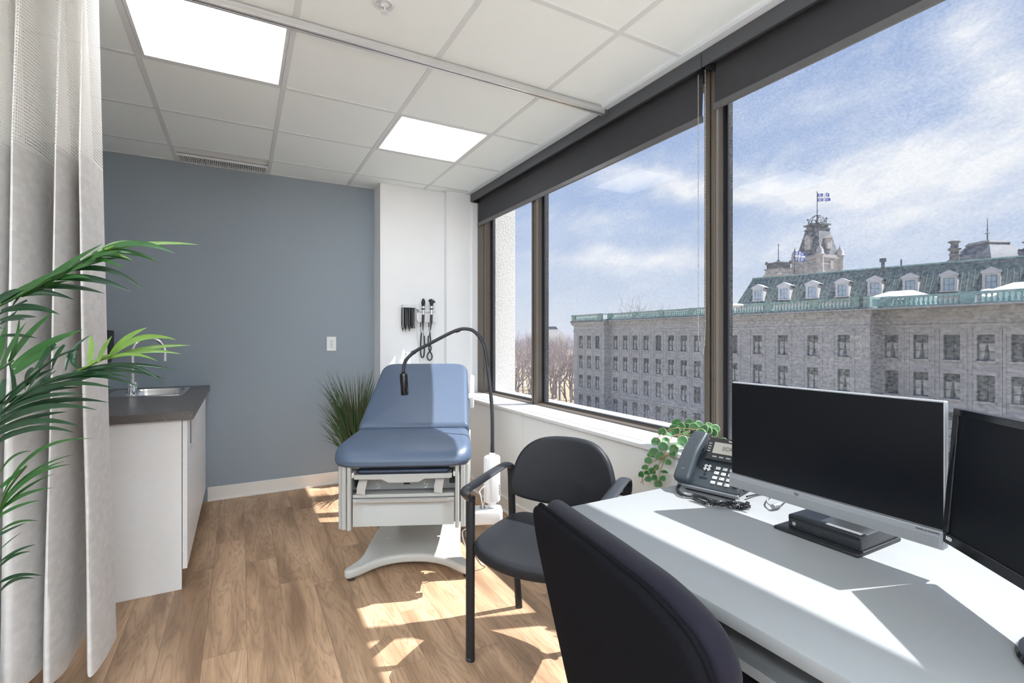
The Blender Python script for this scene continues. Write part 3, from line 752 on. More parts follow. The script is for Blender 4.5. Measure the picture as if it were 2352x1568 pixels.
b.each('socket', 'dark_slot', TT, smooth=0)
b = MB(); b.pillow(rrect(.44, .15, .02, 4, cyy=.107), .598, .618, .009, 3); b.build('leg_pad', 'vinyl_navy', TT, smooth=60)
lip = [(-.232, .597), (.232, .597), (.229, .574), (.10, .572), (.07, .556), (-.07, .556), (-.10, .572), (-.229, .574)]
m_ = Matrix(((1,0,0,0),(0,0,1,0.028),(0,1,0,0),(0,0,0,1)))
MB().prism([(x, z) for x, z in lip][::-1], 0, .012, m_).box(-.225, .225, .028, .17, .588, .597).build('pull_out_tray', 'table_body', TT, smooth=0, bevel=.003)
b = MB(); b.box(-.262, -.235, .05, .18, .575, .60); b.box(.235, .262, .05, .18, .575, .60); b.each('tray_slide', 'baseboard', TT, smooth=0, bevel=.003)
for x in (-.19, .175):
    b = MB(); b.tube([(x, .12, .572), (x-.004, .06, .562), (x-.010, .046, .53), (x-.012, .044, .500)], .021, 12, ry=.003); b.build('strap', 'strap', TT, smooth=40)
b = MB()
for x in (-.12, .105):
    b.tube([(x, .06, .556), (x-.008, .05, .55), (x-.008, .05, .54), (x+.006, .05, .545), (x+.006, .05, .53), (x-.006, .05, .525)], .0018, 6)
b.each('hook', 'aluminium', TT)
# lift column and base
MB().pillow(rrect(.30, .30, .03, 4, cyy=.95), .09, .36, .006, 2).build('lift_column', 'table_base', TT, smooth=40)
half = [(.0, .338), (.08, .332), (.16, .308), (.225, .268), (.268, .228), (.305, .205), (.328, .22), (.328, .25), (.300, .285), (.270, .32), (.258, .38), (.247, .6), (.24, 1.08), (.20, 1.12), (0, 1.12)]
bo_ = half[:-1]+[half[-1]]+[(-x, y) for x, y in half[::-1][1:-1]]
bo_ = chaikin(bo_, 2)
def droop(p):
    f_ = max(0, min(1, (.52-p.y)/.26)); return Vector((p.x, p.y, p.z-.036*f_*f_*(1 if p.z > .05 else .25)))
MB().pillow(bo_, .052, .098, .014, 4, fn=droop).build('base', 'table_base', TT, smooth=50)
for x, y in ((-.295, .245), (.295, .245), (-.22, .95), (.22, .95)): MB().lathe([(.018, 0), (.018, .03), (.012, .06)], 14, (x, y, 0)).build('foot', 'black_plastic', TT)
MB().lathe([(.006, .0), (.006, .002)], 12, (-.165, .52, .0975)).build('cap', 'label_white', TT)
# paper roll clip at the right side of the back
b = MB(); b.box(.298, .326, .28, .55, -.09, -.002, mb_); b.build('paper_roll_holder', 'white_plastic', TT, smooth=0, bevel=.01)
# pump bottle behind the backrest, on the pilaster side
t = thing('sanitizer_bottle', 'white pump bottle behind the top of the exam table backrest', 'bottle', (1.24, 4.13, 1.0))
MB().box(-.04, .04, -.03, .07, -.02, 0).build('wall_shelf', 'clear_plastic', t, smooth=0)
MB().lathe([(.024, 0), (.026, .01), (.026, .07), (.012, .085), (.009, .10)], 16).build('bottle_body', 'white_plastic', t)
MB().lathe([(.007, .10), (.007, .115)], 10).bar((0, 0, .115), (-.018, -.018, .112), .01, .006).build('pump', 'white_plastic', t)
# =================================================================== EXAM LAMP
LP = Vector((1.165, 2.35, 0))
t = thing('exam_lamp', 'black gooseneck exam lamp rising from a white power body beside the table', 'lamp', (LP.x, LP.y, .33))
def rl(p, z0=.33): return Vector((p.x-LP.x, p.y-LP.y, p.z-z0))
dlist = [(1131, 1045, 2.62), (1130, 940, 2.62), (1121, 850, 2.63), (1112, 795, 2.64), (1093, 764, 2.66), (1070, 755, 2.67), (1042, 761, 2.68), (985, 790, 2.70), (952, 808, 2.71), (932, 828, 2.71), (927, 848, 2.71), (927, 860, 2.71)]
gp = catmull([rl(at(*p)) for p in dlist], 8)
MB().tube(gp, .0095, 12).build('gooseneck', 'gooseneck', t)
a = rl(at(1131, 1045, 2.62)); bb = rl(at(1130.5, 1000, 2.62)); b = MB()
for k in range(9): p = a.lerp(bb, k/8*.5); b.lathe([(.0125-.0003*k, -.002), (.0125-.0003*k, .002)], 12, p)
b.build('strain_relief', 'black_plastic', t)
for p_, q_ in (((1056, 757, 2.675), (1046, 760, 2.68)), ((954, 807, 2.71), (946, 811, 2.71))): MB().tube([rl(at(*p_)), rl(at(*q_))], .0112, 12).build('collar', 'black_plastic', t)
h0 = rl(at(927, 858, 2.71)); h1 = rl(at(930, 907, 2.71)); hd = (h1-h0); hl = hd.length
mm = frame(Vector((1, 0, 0)).cross(hd), hd.cross(Vector((1, 0, 0)).cross(hd)), hd, h0)
MB().lathe([(.010, -.012), (.013, -.004), (.019, .0), (.0215, .01), (.0215, hl-.006), (.019, hl), (.016, hl-.004)], 24, mtx=mm).build('lamp_head', 'black_gloss', t)
b = MB(); b.pillow(rrect(.086, .07, .03, 6), .045, .29, .012, 3); b.build('power_body', 'white_plastic', t, smooth=50)
MB().lathe([(.018, .285), (.016, .302), (.011, .307)], 20).lathe([(.022, .02), (.022, .05)], 20).each('neck_cap', 'white_plastic', t)
mq = frame((.93, -.37, 0), (0, 0, 1), (-.37, -.93, 0), (.008, -.037, .12))
b = MB()
for k in range(7): b.box(.012, .018, -.03+k*.008, -.025+k*.008, 0, .0006, mq)
b.build('label_marks', 'dark_slot', t, smooth=0)
# bracket box on the table side
t2 = thing('power_block', 'white power block under the lamp, cords hanging to the floor', 'power block', (1.135, 2.36, .31), radians(-22))
MB().pillow(rrect(.17, .10, .02, 4), -.04, .035, .012, 3).build('housing', 'white_plastic', t2, smooth=50)
MB().lathe([(.014, .035), (.016, .038), (.009, .050)], 16, (-.02, 0, 0)).build('plug', 'silver_plastic', t2)
def cord(name, pts, r, m, label, cat='cord', grp=None):
    o = MB().tube(catmull(pts, 8), r, 8).build(name, m); return tag(o, label, cat, grp)
def under(o, p):
    for k in ('label', 'category'):
        if k in o: del o[k]
    o.parent = p; o.matrix_parent_inverse = p.matrix_basis.inverted()
under(cord('power_cord', [Vector((1.12, 2.36, .36)), at(1115, 1118, 2.57), at(1102, 1128, 2.56), at(1104, 1138, 2.55), Vector((1.11, 2.345, .352))], .003, 'white_plastic', ''), t)
under(cord('power_cord', [Vector((1.18, 2.37, .28)), Vector((1.185, 2.375, .15)), Vector((1.17, 2.42, .02)), Vector((1.16, 2.5, .006)), Vector((1.25, 2.9, .006)), Vector((1.5, 3.2, .006))], .003, 'white_plastic', ''), t2)
under(cord('power_cord', [at(1076, 1192, 2.62), at(1074, 1210, 2.6), at(1062, 1222, 2.58), at(1068, 1250, 2.56), at(1078, 1262, 2.55), at(1095, 1262, 2.6), Vector((1.2, 2.6, .008))], .003, 'white_plastic', ''), TT)
# =================================================================== GUEST CHAIR
f = Vector((-.829, -.559, 0)); sd = Vector((.559, -.829, 0)); up = Vector((0, 0, 1))
O = Vector((1.064, 1.945, 0))+sd*.26      # middle between the rear posts
t = thing('guest_chair', 'black visitor chair with armrests and padded seat beyond the desk', 'chair', O, math.atan2(f.y, f.x)-pi/2)
# local frame: +y forward, x to the sitter's right -> use x = -sd
HW = .262
for sg, nm in ((-1, 'L'), (1, 'R')):
    x = sg*HW
    MB().tube([(x, .347, 0), (x, .347, .3), (x, .345, .60), (x, .342, .635)], .0135, 14, ry=.019).build('front_leg', 'black_metal', t)
    MB().tube(catmull([(x, -.075, 0), (x, -.045, .2), (x, -.01, .42), (x, .0, .56), (x, .004, .655)], 6), .013, 14, ry=.017).build('rear_leg', 'black_metal', t)
    MB().lathe([(.015, 0), (.016, .012), (.013, .016)], 12, (x, .347, -.001)).lathe([(.015, 0), (.016, .012), (.013, .016)], 12, (x, -.075, -.001)).each('foot_cap', 'black_plastic', t)
    pa = catmull([(x, .345, .615), (x, .372, .640), (x, .382, .655), (x, .365, .668), (x, .31, .672), (x, .20, .682), (x, .08, .690), (x, .03, .686), (x, .006, .665), (x, .003, .63)], 6)
    b = MB(); N = len(pa); ws = [.017+.006*sin(pi*min(1, i/(N-1)))+.002 for i in range(N)]
    b.tube(pa, ws, 14, ry=.0085); b.build('armrest', 'black_plastic', t, smooth=60)
MB().tube([(-HW, .335, .415), (HW, .335, .415)], .011, 10).tube([(-HW, .02, .425), (HW, .02, .425)], .011, 10).bar((-.17, .02, .415), (-.17, .335, .405), .025, .012).bar((.17, .02, .415), (.17, .335, .405), .025, .012).build('seat_frame', 'black_metal', t)
so = chaikin([(-.225, .0), (-.12, -.03), (.12, -.03), (.225, .0), (.245, .15), (.245, .30), (.225, .40), (.12, .435), (0, .445), (-.12, .435), (-.225, .40), (-.245, .30), (-.245, .15)], 2)
MB().pillow(so, .415, .468, .022, 5, crown=.012, fn=lambda p: Vector((p.x, p.y, p.z+.02*(p.x/.245)**2-.012*max(0, (p.y-.3)/.14)**2))).build('seat', 'vinyl_black', t, smooth=70)
bo = chaikin([(-.238, .585), (-.235, .64), (-.205, .745), (-.15, .80), (-.07, .822), (.07, .822), (.15, .80), (.205, .745), (.235, .64), (.238, .585), (.20, .555), (.08, .535), (-.08, .535), (-.20, .555)], 2)
mb2 = Matrix(((1,0,0,0),(0,0,1,-.012),(0,1,0,0),(0,0,0,1)))
bend = lambda p: Vector((p.x, p.y+.055*(p.x/.24)**2-.10*(p.z-.6), p.z))
b = MB().pillow(bo[::-1], 0, .04, .016, 5, crown=.006, mtx=mb2); b.v = [tuple(bend(Vector(p))) for p in b.v]; b.build('backrest', 'vinyl_black', t, smooth=70)
b = MB().pillow([(x*.97, .68+(z-.68)*.97) for x, z in bo[::-1]], -.012, .002, .005, 2, mtx=mb2); b.v = [tuple(bend(Vector(p))) for p in b.v]; b.build('back_shell', 'black_plastic', t, smooth=70)
for sg in (-1, 1): MB().bar((sg*HW, .0, .62), (sg*.2, .01, .62), .02, .012).build('back_bracket', 'black_metal', t, smooth=0)
# =================================================================== OFFICE CHAIR
ang = math.atan2(-.155, .988)-pi/2
t = thing('office_chair', 'dark fabric office chair with its back to the viewer at the desk', 'office chair', (.6034, .7667, 0), ang)
bo = rounded([(-.322, .74), (-.326, .822), (-.20, .836), (.0, .850), (.18, .845), (.275, .812), (.308, .745), (.275, .66), (.22, .53), (.17, .40), (-.15, .40), (-.21, .53), (-.28, .66)], [.08, .035, .08, .08, .08, .08, .08, .08, .08, .08, .08, .08, .08], 5)
m3 = Matrix(((1,0,0,0),(0,0,1,0),(0,1,0,0),(0,0,0,1)))
bend = lambda p: Vector((p.x, p.y+.22*p.x**2-.12*(p.z-.75), p.z))
b = MB().pillow(bo[::-1], -.018, .016, .014, 5, mtx=m3); b.v = [tuple(bend(Vector(p))) for p in b.v]; b.build('back_shell', 'fabric_black', t, smooth=70)
b = MB().tube([bend(Vector((x*1.003, .004, .66+(z-.66)*1.003))) for x, z in bo]+[bend(Vector((bo[0][0]*1.003, .004, .66+(bo[0][1]-.66)*1.003)))], .0055, 8); b.build('piping', 'fabric_black', t, smooth=70)
b = MB().pillow([(x*.985, .66+(z-.66)*.99+.012) for x, z in bo[::-1]], .014, .075, .03, 6, crown=.012, mtx=m3); b.v = [tuple(bend(Vector(p))) for p in b.v]; b.build('back_cushion', 'fabric_dark', t, smooth=70)
so = rrect(.50, .48, .10, 6, cyy=.30)
MB().pillow(so, .44, .52, .035, 5, crown=.01).build('seat', 'fabric_dark', t, smooth=70)
MB().pillow(rrect(.46, .44, .08, 5, cyy=.30), .415, .445, .01, 2).build('seat_pan', 'black_plastic', t)
MB().tube([(0, -.005, .50), (0, -.04, .43), (0, .05, .40), (0, .2, .40)], .022, 12, ry=.01).build('back_bar', 'black_metal', t)
MB().lathe([(.028, .10), (.028, .28), (.018, .28), (.018, .42)], 18, (0, .28, 0)).build('gas_lift', 'black_metal', t)
b = MB()
for k in range(5):
    a = 2*pi*k/5+.3; e = Vector((.28*cos(a), .28+.28*sin(a), .07)); b.tube([(0, .28, .10), e], [.024, .014], 10)
b.build('star_base', 'black_plastic', t)
for k in range(5):
    a = 2*pi*k/5+.3; MB().lathe([(.025, -.02), (.025, .02)], 16, (.28*cos(a), .28+.28*sin(a), .0255), Matrix.Rotation(pi/2, 4, 'X')).tube([(.28*cos(a), .28+.28*sin(a), .03), (.28*cos(a), .28+.28*sin(a), .07)], .006, 8).build('caster', 'black_plastic', t)
# =================================================================== DESK
t = thing('desk', 'long white office desk with an under-shelf along the window wall', 'desk', (1.2, .2, 0))
dz = .74
dt = rounded([(.79-1.2, -.95-.2), (1.64-1.2, -.95-.2), (1.64-1.2, 1.217-.2), (.79-1.2, 1.217-.2)], [.02, .01, .01, .03], 4)
MB().pillow(dt, dz-.028, dz, .003, 2).build('desktop', 'desk_top', t, smooth=40)
MB().box(-.365, -.02, -.95, .72, .612, .632).build('under_shelf', 'desk_top', t, smooth=0, bevel=.002)
MB().box(-.365, -.02, .702, .72, .632, .712).box(-.365, -.02, -.95, -.932, .632, .712).box(-.02, -.002, -.95, .72, .612, .712).each('shelf_bracket', 'desk_top', t, smooth=0)
for y in (.955, -1.12): MB().box(-.2, .42, y, y+.025, 0, .712).build('side_panel', 'desk_top', t, smooth=0)
MB().box(.40, .42, -1.09, .955, .25, .712).build('modesty_panel', 'desk_top', t, smooth=0)
# =================================================================== MONITOR (silver)
t = thing('monitor', 'large silver-framed monitor with speaker bar on the desk, left screen', 'monitor', (1.283, .722, dz))
# local: screen faces -x, y along width
H0, H1, hw = .065, .375, .2575
MB().box(.004, .020, -hw, hw, H0, H1).build('frame', 'silver_plastic', t, smooth=0, bevel=.003)
MB().box(.002, .0042, -hw+.0035, hw-.003, H0+.040, H1-.0035).build('screen', 'screen', t, smooth=0)
MB().box(-.008, .004, -hw, hw, H0, H0+.0385).build('speaker_bar', 'silver_plastic', t, smooth=0, bevel=.002)
MB().box(-.0086, -.0079, -hw+.008, hw-.006, H0+.004, H0+.025).build('speaker_grille', 'speaker_grille', t, smooth=0)
MB().box(.02, .05, -.15, .15, H0+.06, H1-.05).build('rear_housing', 'silver_plastic', t, smooth=0, bevel=.01)
lm = lambda x, y, z: frame((0, -1, 0), (0, 0, 1), (-1, 0, 0), (x, y, z))
mt_ = lm(-.0083, .052, H0+.0325) @ Matrix(((1, .25, 0, 0), (0, 1, 0, 0), (0, 0, 1, 0), (0, 0, 0, 1)))
text('logo', 'hp', .013, 'dark_slot', t, mt_)
text('lettering', 'BANG & OLUFSEN', .0052, 'dark_slot', t, lm(-.0083, -hw+.026, H0+.0325))
MB().box(.155, .175, -.04, .04, .0, .26).box(.05, .16, -.04, .04, .2, .25).build('stand_column', 'black_plastic', t, smooth=0, bevel=.006)
MB().pillow(rrect(.205, .208, .006, 4, cx=.058, cyy=-.010), .0, .009, .004, 2).build('stand_base', 'black_metal', t, smooth=40)
# mini pc on the base
t = thing('mini_computer', 'small black desktop computer lying on the monitor base', 'computer', (1.349, .700, dz+.0095))
ob = [(-.088, -.088), (.088, -.088), (.088, .088), (-.088, .088)]
MB().pillow(rounded(ob, .004, 3), 0, .034, .003, 2).build('case', 'black_plastic', t, smooth=40)
b = MB(); b.box(-.0895, -.088, -.086, .086, .024, .027); b.box(-.0895, -.088, -.086, .086, .0285, .0315); b.build('ridge', 'black_metal', t, smooth=0)
b = MB()
for y, w in ((.03, .010), (.006, .014), (-.016, .014)): b.box(-.0892, -.0885, y-w/2, y+w/2, .009, .014)
b.build('port', 'dark_slot', t, smooth=0)
MB().lathe([(.005, 0), (.004, .001)], 16, mtx=frame((0, 1, 0), (0, 0, 1), (-1, 0, 0), (-.0885, .072, .013))).build('power_button', 'silver_plastic', t)
MB().box(-.075, -.062, -.08, .0, .034, .0344).build('sticker', 'label_white', t, smooth=0)
# =================================================================== MONITOR (black)
c0 = Vector((1.290, .461, 0)); dirm = Vector((-.637, -.771, 0))
t = thing('monitor', 'black-framed monitor at the right edge, angled beside the silver one', 'monitor', (c0+dirm*.25)+Vector((0, 0, dz)), math.atan2(dirm.y, dirm.x))
# local +x along dirm (left->right for the viewer), screen faces local -y?  n = (-.771,.637) is the viewer side -> local +y or -y
nrm = Vector((0, 0, 1)).cross(dirm)        # local +y
sg = 1 if nrm.dot(Vector((-1, 1, 0))) > 0 else -1
def yb(a, b_): return (min(sg*a, sg*b_), max(sg*a, sg*b_))
H0, H1, hw = .083, .362, .25
y0, y1 = yb(-.02, .008); MB().box(-hw, hw, y0, y1, H0, H1).build('frame', 'black_gloss', t, smooth=0, bevel=.004)
y0, y1 = yb(.008, .013); b = MB(); b.box(-hw, hw, y0, y1, H0, H0+.022); b.box(-hw, hw, y0, y1, H1-.015, H1); b.box(-hw, -hw+.016, y0, y1, H0+.022, H1-.015); b.box(hw-.016, hw, y0, y1, H0+.022, H1-.015)
b.build('bezel', 'black_gloss', t, smooth=0, bevel=.0015)
y0, y1 = yb(.0085, .0095); MB().box(-hw+.016, hw-.016, y0, y1, H0+.022, H1-.015).build('screen', 'screen', t, smooth=0)
lm2 = lambda x, z: frame((1, 0, 0), (0, 0, 1), (0, -1, 0), (x, -.0134, z))
text('lettering', 'LED', .0095, 'label_white', t, lm2(-hw+.022, H0+.012), bold=.0003)
MB().box(-.05, .05, .02, .05, .10, .33).build('rear_housing', 'black_plastic', t, smooth=0, bevel=.01)
MB().box(.038, .078, .03, .055, .012, .2).build('stand_column', 'black_plastic', t, smooth=0, bevel=.004)
MB().lathe([(.001, 0), (.118, 0), (.120, .004), (.116, .010), (.03, .017), (.001, .018)], 48, (.058, .05, 0)).build('stand_base', 'black_gloss', t, smooth=40)
for o_ in [x for x in bpy.data.objects if x.parent == t and not x.name.startswith('stand')]:
    o_.data.transform(Matrix.Translation((0, 0, H0)) @ Matrix.Rotation(radians(-4.5), 4, 'X') @ Matrix.Translation((0, 0, -H0)))
# =================================================================== PHONE
w_ = Vector((.26, -.966, 0)).normalized()
t = thing('desk_phone', 'dark grey desk telephone with handset, keypad and tilted display', 'telephone', (1.288, 1.188, dz), math.atan2(w_.y, w_.x))
ti = radians(42); mp = Matrix.Translation((0, 0, .010)) @ Matrix.Rotation(ti, 4, 'X')
def bx(b, x0, x1, s0, s1, n0, n1): return b.box(x0, x1, s0, s1, n0, n1, mp)
MB().pillow(rrect(.205, .172, .010, 4, cx=.1025, cyy=.086), .0, .022, .005, 3, mtx=mp).build('body', 'phone_grey', t, smooth=40)
bx(MB(), 0.001, .204, -.004, .003, .0, .018).build('front_edge', 'silver_plastic', t, smooth=0, bevel=.002)
MB().box(.02, .185, .085, .150, 0, .05).box(.02, .185, .01, .10, 0, .012).build('stand', 'phone_black', t, smooth=0, bevel=.003)
hs = rounded([(.0, -.006), (.056, -.006), (.054, .10), (.056, .198), (.002, .198), (.0, .10)], .012, 4)
MB().pillow(hs, .026, .056, .010, 4, mtx=mp, fn=lambda p: Vector((p.x, p.y, p.z+.012*(1-((p.y-.096)/.1)**2)-(0 if p.z > .035 else -.0)))).build('handset', 'phone_grey', t, smooth=50)
bx(MB(), .006, .050, .0, .05, .018, .032).build('handset_cup', 'phone_black', t, smooth=0, bevel=.006); bx(MB(), .006, .050, .14, .19, .018, .032).build('handset_cup', 'phone_black', t, smooth=0, bevel=.006)
text('lettering', 'HD', .007, 'silver_plastic', t, mp @ Matrix.Translation((.028, .030, .0625)))
mp2 = mp @ Matrix.Translation((0, .104, .020)) @ Matrix.Rotation(radians(12), 4, 'X')
MB().pillow(rrect(.142, .082, .006, 4, cx=.135, cyy=.041), .0, .016, .004, 2, mtx=mp2).build('display_housing', 'phone_black', t, smooth=40)
MB().box(.088, .180, .024, .064, .016, .0168, mp2).build('display', 'lcd', t, smooth=0)
text('lettering', '3CX', .018, 'lcd_text', t, mp2 @ Matrix.Translation((.134, .044, .0170)))
text('lettering', 'Yealink', .0075, 'label_white', t, mp2 @ Matrix.Translation((.142, .072, .0163)))
b = MB()
for k in range(4): b.box(.070, .080, .028+k*.009, .0315+k*.009, .016, .0175, mp2)
for k in range(4): b.box(.092+k*.0225, .106+k*.0225, .010, .0145, .016, .0175, mp2)
b.build('soft_key', 'silver_plastic', t, smooth=0)
MB().lathe([(.0135, .022), (.0135, .0235), (.001, .0237)], 24, mtx=mp @ Matrix.Translation((.083, .076, 0))).build('navigation_ring', 'key_white', t)
b = MB()
for dx_, dy_ in ((0, 0), (.0125, 0), (-.0125, 0), (0, .0115), (0, -.0115)): b.lathe([(.0038, .0225), (.0036, .0248), (.001, .025)], 12, mtx=mp @ Matrix.Translation((.083+dx_, .076+dy_, 0)))
b.lathe([(.0036, .022), (.0036, .0238)], 12, mtx=mp @ Matrix.Translation((.083, .049, 0))); bx(b, .070, .096, .033, .037, .022, .0238)
b.build('navigation_key', 'phone_black', t)
ks = '123456789*0#'; 
for r in range(4):
    for c in range(3):
        x = .118+c*.0225; s_ = .080-r*.0185
        k = bx(MB(), x-.0075, x+.0075, s_-.0052, s_+.0052, .022, .0245).build('key', 'key_white', t, smooth=0, bevel=.001)
        text('lettering', ks[r*3+c], .0075, 'phone_black', k, mp @ Matrix.Translation((x-.003, s_, .0248)), depth=.0001)
b = MB()
for s_ in (.043, .025, .062): bx(b, .181, .194, s_-.004, s_+.004, .022, .024)
b.build('function_key', 'phone_black', t, smooth=0)
# coiled cord
def coil(path, rad, pitch, wr):
    pp = catmull(path, 14); L = 0; out = []; ph = 0
    for i in range(len(pp)-1):
        a, b_ = pp[i], pp[i+1]; d = b_-a; l = d.length; d.normalize(); x = d.cross(Vector((0, 0, 1))).normalized(); y = x.cross(d)
        m = max(1, int(l/pitch*7))
        for k in range(m): p = a.lerp(b_, k/m); th = 2*pi*(ph+l*k/m)/pitch; out.append(p+x*rad*cos(th)+y*rad*sin(th))
        ph += l
    return out
def onz(px, py, z): r = rays(px, py); k = (z-CAMZ)/r.z; return Vector((r.x*k, r.y*k, z))
b = MB()
P1 = [onz(1563, 1112, .762), onz(1556, 1122, .752), onz(1566, 1136, .748), onz(1600, 1140, .748), onz(1640, 1150, .748), onz(1680, 1163, .748), onz(1722, 1163, .748)]
P2 = [onz(1722, 1163, .757), onz(1690, 1154, .757), onz(1650, 1158, .757), onz(1620, 1144, .757), onz(1590, 1136, .757)]
P3 = [onz(1590, 1143, .750), onz(1630, 1157, .748), onz(1665, 1152, .752), onz(1700, 1166, .748), onz(1718, 1154, .75)]
for P_ in (P1, P2, P3): b.tube(coil(P_, .0048, .0046, .0014), .0014, 5)
tag(b.build('phone_cord', 'phone_black', smooth=60), 'coiled black handset cord bunched in front of the desk phone', 'cord')
cord('cable', [onz(1715, 1140, .750), onz(1740, 1135, .745), onz(1790, 1130, .744), onz(1840, 1120, .744)], .0028, 'phone_black', 'thin dark cable running from the phone behind the silver monitor', 'cable')
cord('cable', [onz(1830, 1120, .76), onz(1800, 1150, .757), onz(1788, 1160, .755), onz(1770, 1160, .752), onz(1762, 1148, .752), onz(1780, 1130, .756), onz(1830, 1122, .76)], .0025, 'silver_plastic', 'looped grey cable with plug lying between phone and monitor stand', 'cable')
tag(MB().tube([onz(1775, 1163, .752), onz(1790, 1158, .752)], .007, 12).build('cable_plug', 'silver_plastic', smooth=40), 'grey cable plug lying on the desk near the phone', 'plug')
# =================================================================== VINE PLANT ON THE SILL
PV = Vector((1.775, 1.50, .747))
t = thing('trailing_plant', 'small round-leaved trailing plant in a black pot on the window sill', 'potted plant', PV)
MB().lathe([(.034, 0), (.046, .075), (.050, .080), (.050, .092), (.045, .092), (.043, .08)], 28).build('pot', 'pot_black', t)
MB().lathe([(.001, .082), (.044, .080)], 20).build('soil', 'soil', t)
def zv(zx, zy, X): p = atX(1420+zx*.2551, 920+zy*.2551, X); return p-PV
def leaf(b, c, r, nrm, rim=True, lobes=5):
    nrm = nrm.normalized(); x = nrm.cross(Vector((0, 0, 1)));
    if x.length < .01: x = Vector((1, 0, 0))
    x.normalize(); y = nrm.cross(x); n = 26; vs = [c-nrm*r*.12]
    for f_ in (.82, 1.0):
        for k in range(n):
            a = 2*pi*k/n; rr = r*f_*(1+.022*cos(a*lobes+c.x*90))*(1-.35*max(0, cos(a-pi/2))**6 if f_ else 1); vs.append(c+x*rr*cos(a)+y*rr*sin(a)-nrm*(.0 if f_ < 1 else r*.10)*1+nrm*r*.06*sin(2*a))
    b.cur = 0; b.add(vs[:n+1], [(0, 1+k, 1+(k+1) % n) for k in range(n)])
    b.cur = 1; b.add(vs[1:], [(k, n+k, n+(k+1) % n, (k+1) % n) for k in range(n)]); b.cur = 0
Ls = [(525,195,1.74),(395,280,1.66),(470,300,1.68),(340,370,1.63),(405,415,1.63),(430,360,1.65),(500,435,1.64),(580,355,1.68),(520,275,1.70),(610,240,1.76),(730,215,1.80),(680,240,1.76),(690,370,1.70),(875,250,1.82),(820,225,1.84),(850,290,1.80),(950,370,1.80),(905,380,1.78),(860,390,1.76),
      (375,500,1.62),(320,465,1.62),(270,540,1.60),(340,600,1.61),(450,555,1.62),(490,480,1.63),(555,400,1.66),(240,600,1.59),(205,665,1.58),(305,635,1.60),(270,705,1.59),(325,695,1.60),(415,640,1.61),(400,700,1.60),(360,750,1.60),(590,625,1.62),(845,480,1.72),(650,470,1.68),(500,245,1.72),(640,200,1.80),(770,250,1.74),(560,235,1.74),(800,270,1.76),(740,290,1.72),(300,480,1.62),(620,290,1.72),(965,400,1.82),(260,650,1.59)]
rl_ = random.Random(5); b = MB(); camdir = lambda p: (Vector((0, 0, CAMZ))-(p+PV)).normalized()
for zx, zy, X in Ls:
    p = zv(zx, zy, X); r = .0215 if zy < 520 else .017
    nr = camdir(p)+Vector((rl_.uniform(-.6, .6), rl_.uniform(-.6, .6), rl_.uniform(0, .8)))
    leaf(b, p, r*rl_.uniform(.85, 1.12), nr)
b.build('foliage', ['vine_leaf', 'vine_leaf_rim'], t, smooth=60)
b = MB(); top = Vector((0, 0, .095))
for path in ([(680,260,1.76),(560,300,1.70),(480,330,1.67),(430,430,1.64),(400,520,1.62),(330,620,1.60),(240,700,1.59),(200,740,1.58)],
             [(700,255,1.76),(590,320,1.70),(520,400,1.65),(440,500,1.62),(390,600,1.61),(365,690,1.60),(360,750,1.60)],
             [(690,260,1.74),(600,250,1.72),(500,250,1.70),(400,290,1.66),(340,360,1.63)],
             [(720,270,1.76),(730,330,1.72),(725,390,1.69)], [(740,260,1.76),(800,260,1.78),(860,340,1.78),(940,380,1.80)], [(700,260,1.74),(790,300,1.74),(840,400,1.74),(850,480,1.72)],
             [(460,470,1.63),(300,560,1.60),(220,650,1.59),(225,760,1.585)]):
    b.tube(catmull([top*.9]+[zv(*q_) for q_ in path] if path[0][1] < 300 else [zv(*q_) for q_ in path], 5), .0016, 5)
b.build('vine', 'vine_stem', t)
# =================================================================== GRASS PLANT
PG = Vector((.80, 4.02, 0))
t = thing('grass_plant', 'tall artificial grass plant in the corner behind the exam table', 'potted plant', PG)
MB().lathe([(.055, 0), (.07, .17), (.065, .17), (.06, .15)], 24).build('pot', 'pot_white', t); MB().lathe([(.001, .152), (.061, .15)], 16).build('soil', 'soil', t)
rg = random.Random(11); b = MB(); b2 = MB()
def blade(b, p0, p1, bulge, w, n=7):
    pts = []
    for k in range(n+1):
        f_ = k/n; p = p0.lerp(p1, f_); p = p+bulge*(4*f_*(1-f_)); pts.append(p)
    sd_ = (p1-p0).cross(Vector((.5, .87, 0))).normalized(); vs = []; 
    for k, p in enumerate(pts):
        ww = w*(1-(k/n)**2)*.5+.0003; vs += [p-sd_*ww, p+sd_*ww]
    b.add(vs, [(2*k, 2*k+1, 2*k+3, 2*k+2) for k in range(n)])
for k in range(270):
    u = rg.random()
    g_ = rg.choice([(745, 13), (762, 14), (790, 16), (815, 14), (838, 13), (858, 11)]); tx = min(878, max(720, rg.gauss(*g_))); cx_ = abs(tx-798)/78
    ty = rg.uniform(838, 955)+18*cx_*rg.random()
    if cx_ < .25: ty += 15
    d = rg.uniform(3.6, 4.02)
    if rg.random() < .12: ty = rg.uniform(960, 1010); tx = rg.choice([735, 745, 760, 850, 865])
    p1 = at(tx, ty, d)-PG; p1.y = min(p1.y, .36)
    p0 = Vector((rg.uniform(-.03, .03), rg.uniform(-.03, .03), .14))
    bl = Vector((-p1.x*.18, 0, .05))*rg.uniform(.4, 1.2)
    blade(b2 if rg.random() < .25 else b, p0, p1, bl, rg.uniform(.006, .012))
b.build('foliage', 'grass_blade', t, smooth=80); b2.build('dry_foliage', 'grass_brown', t, smooth=80)
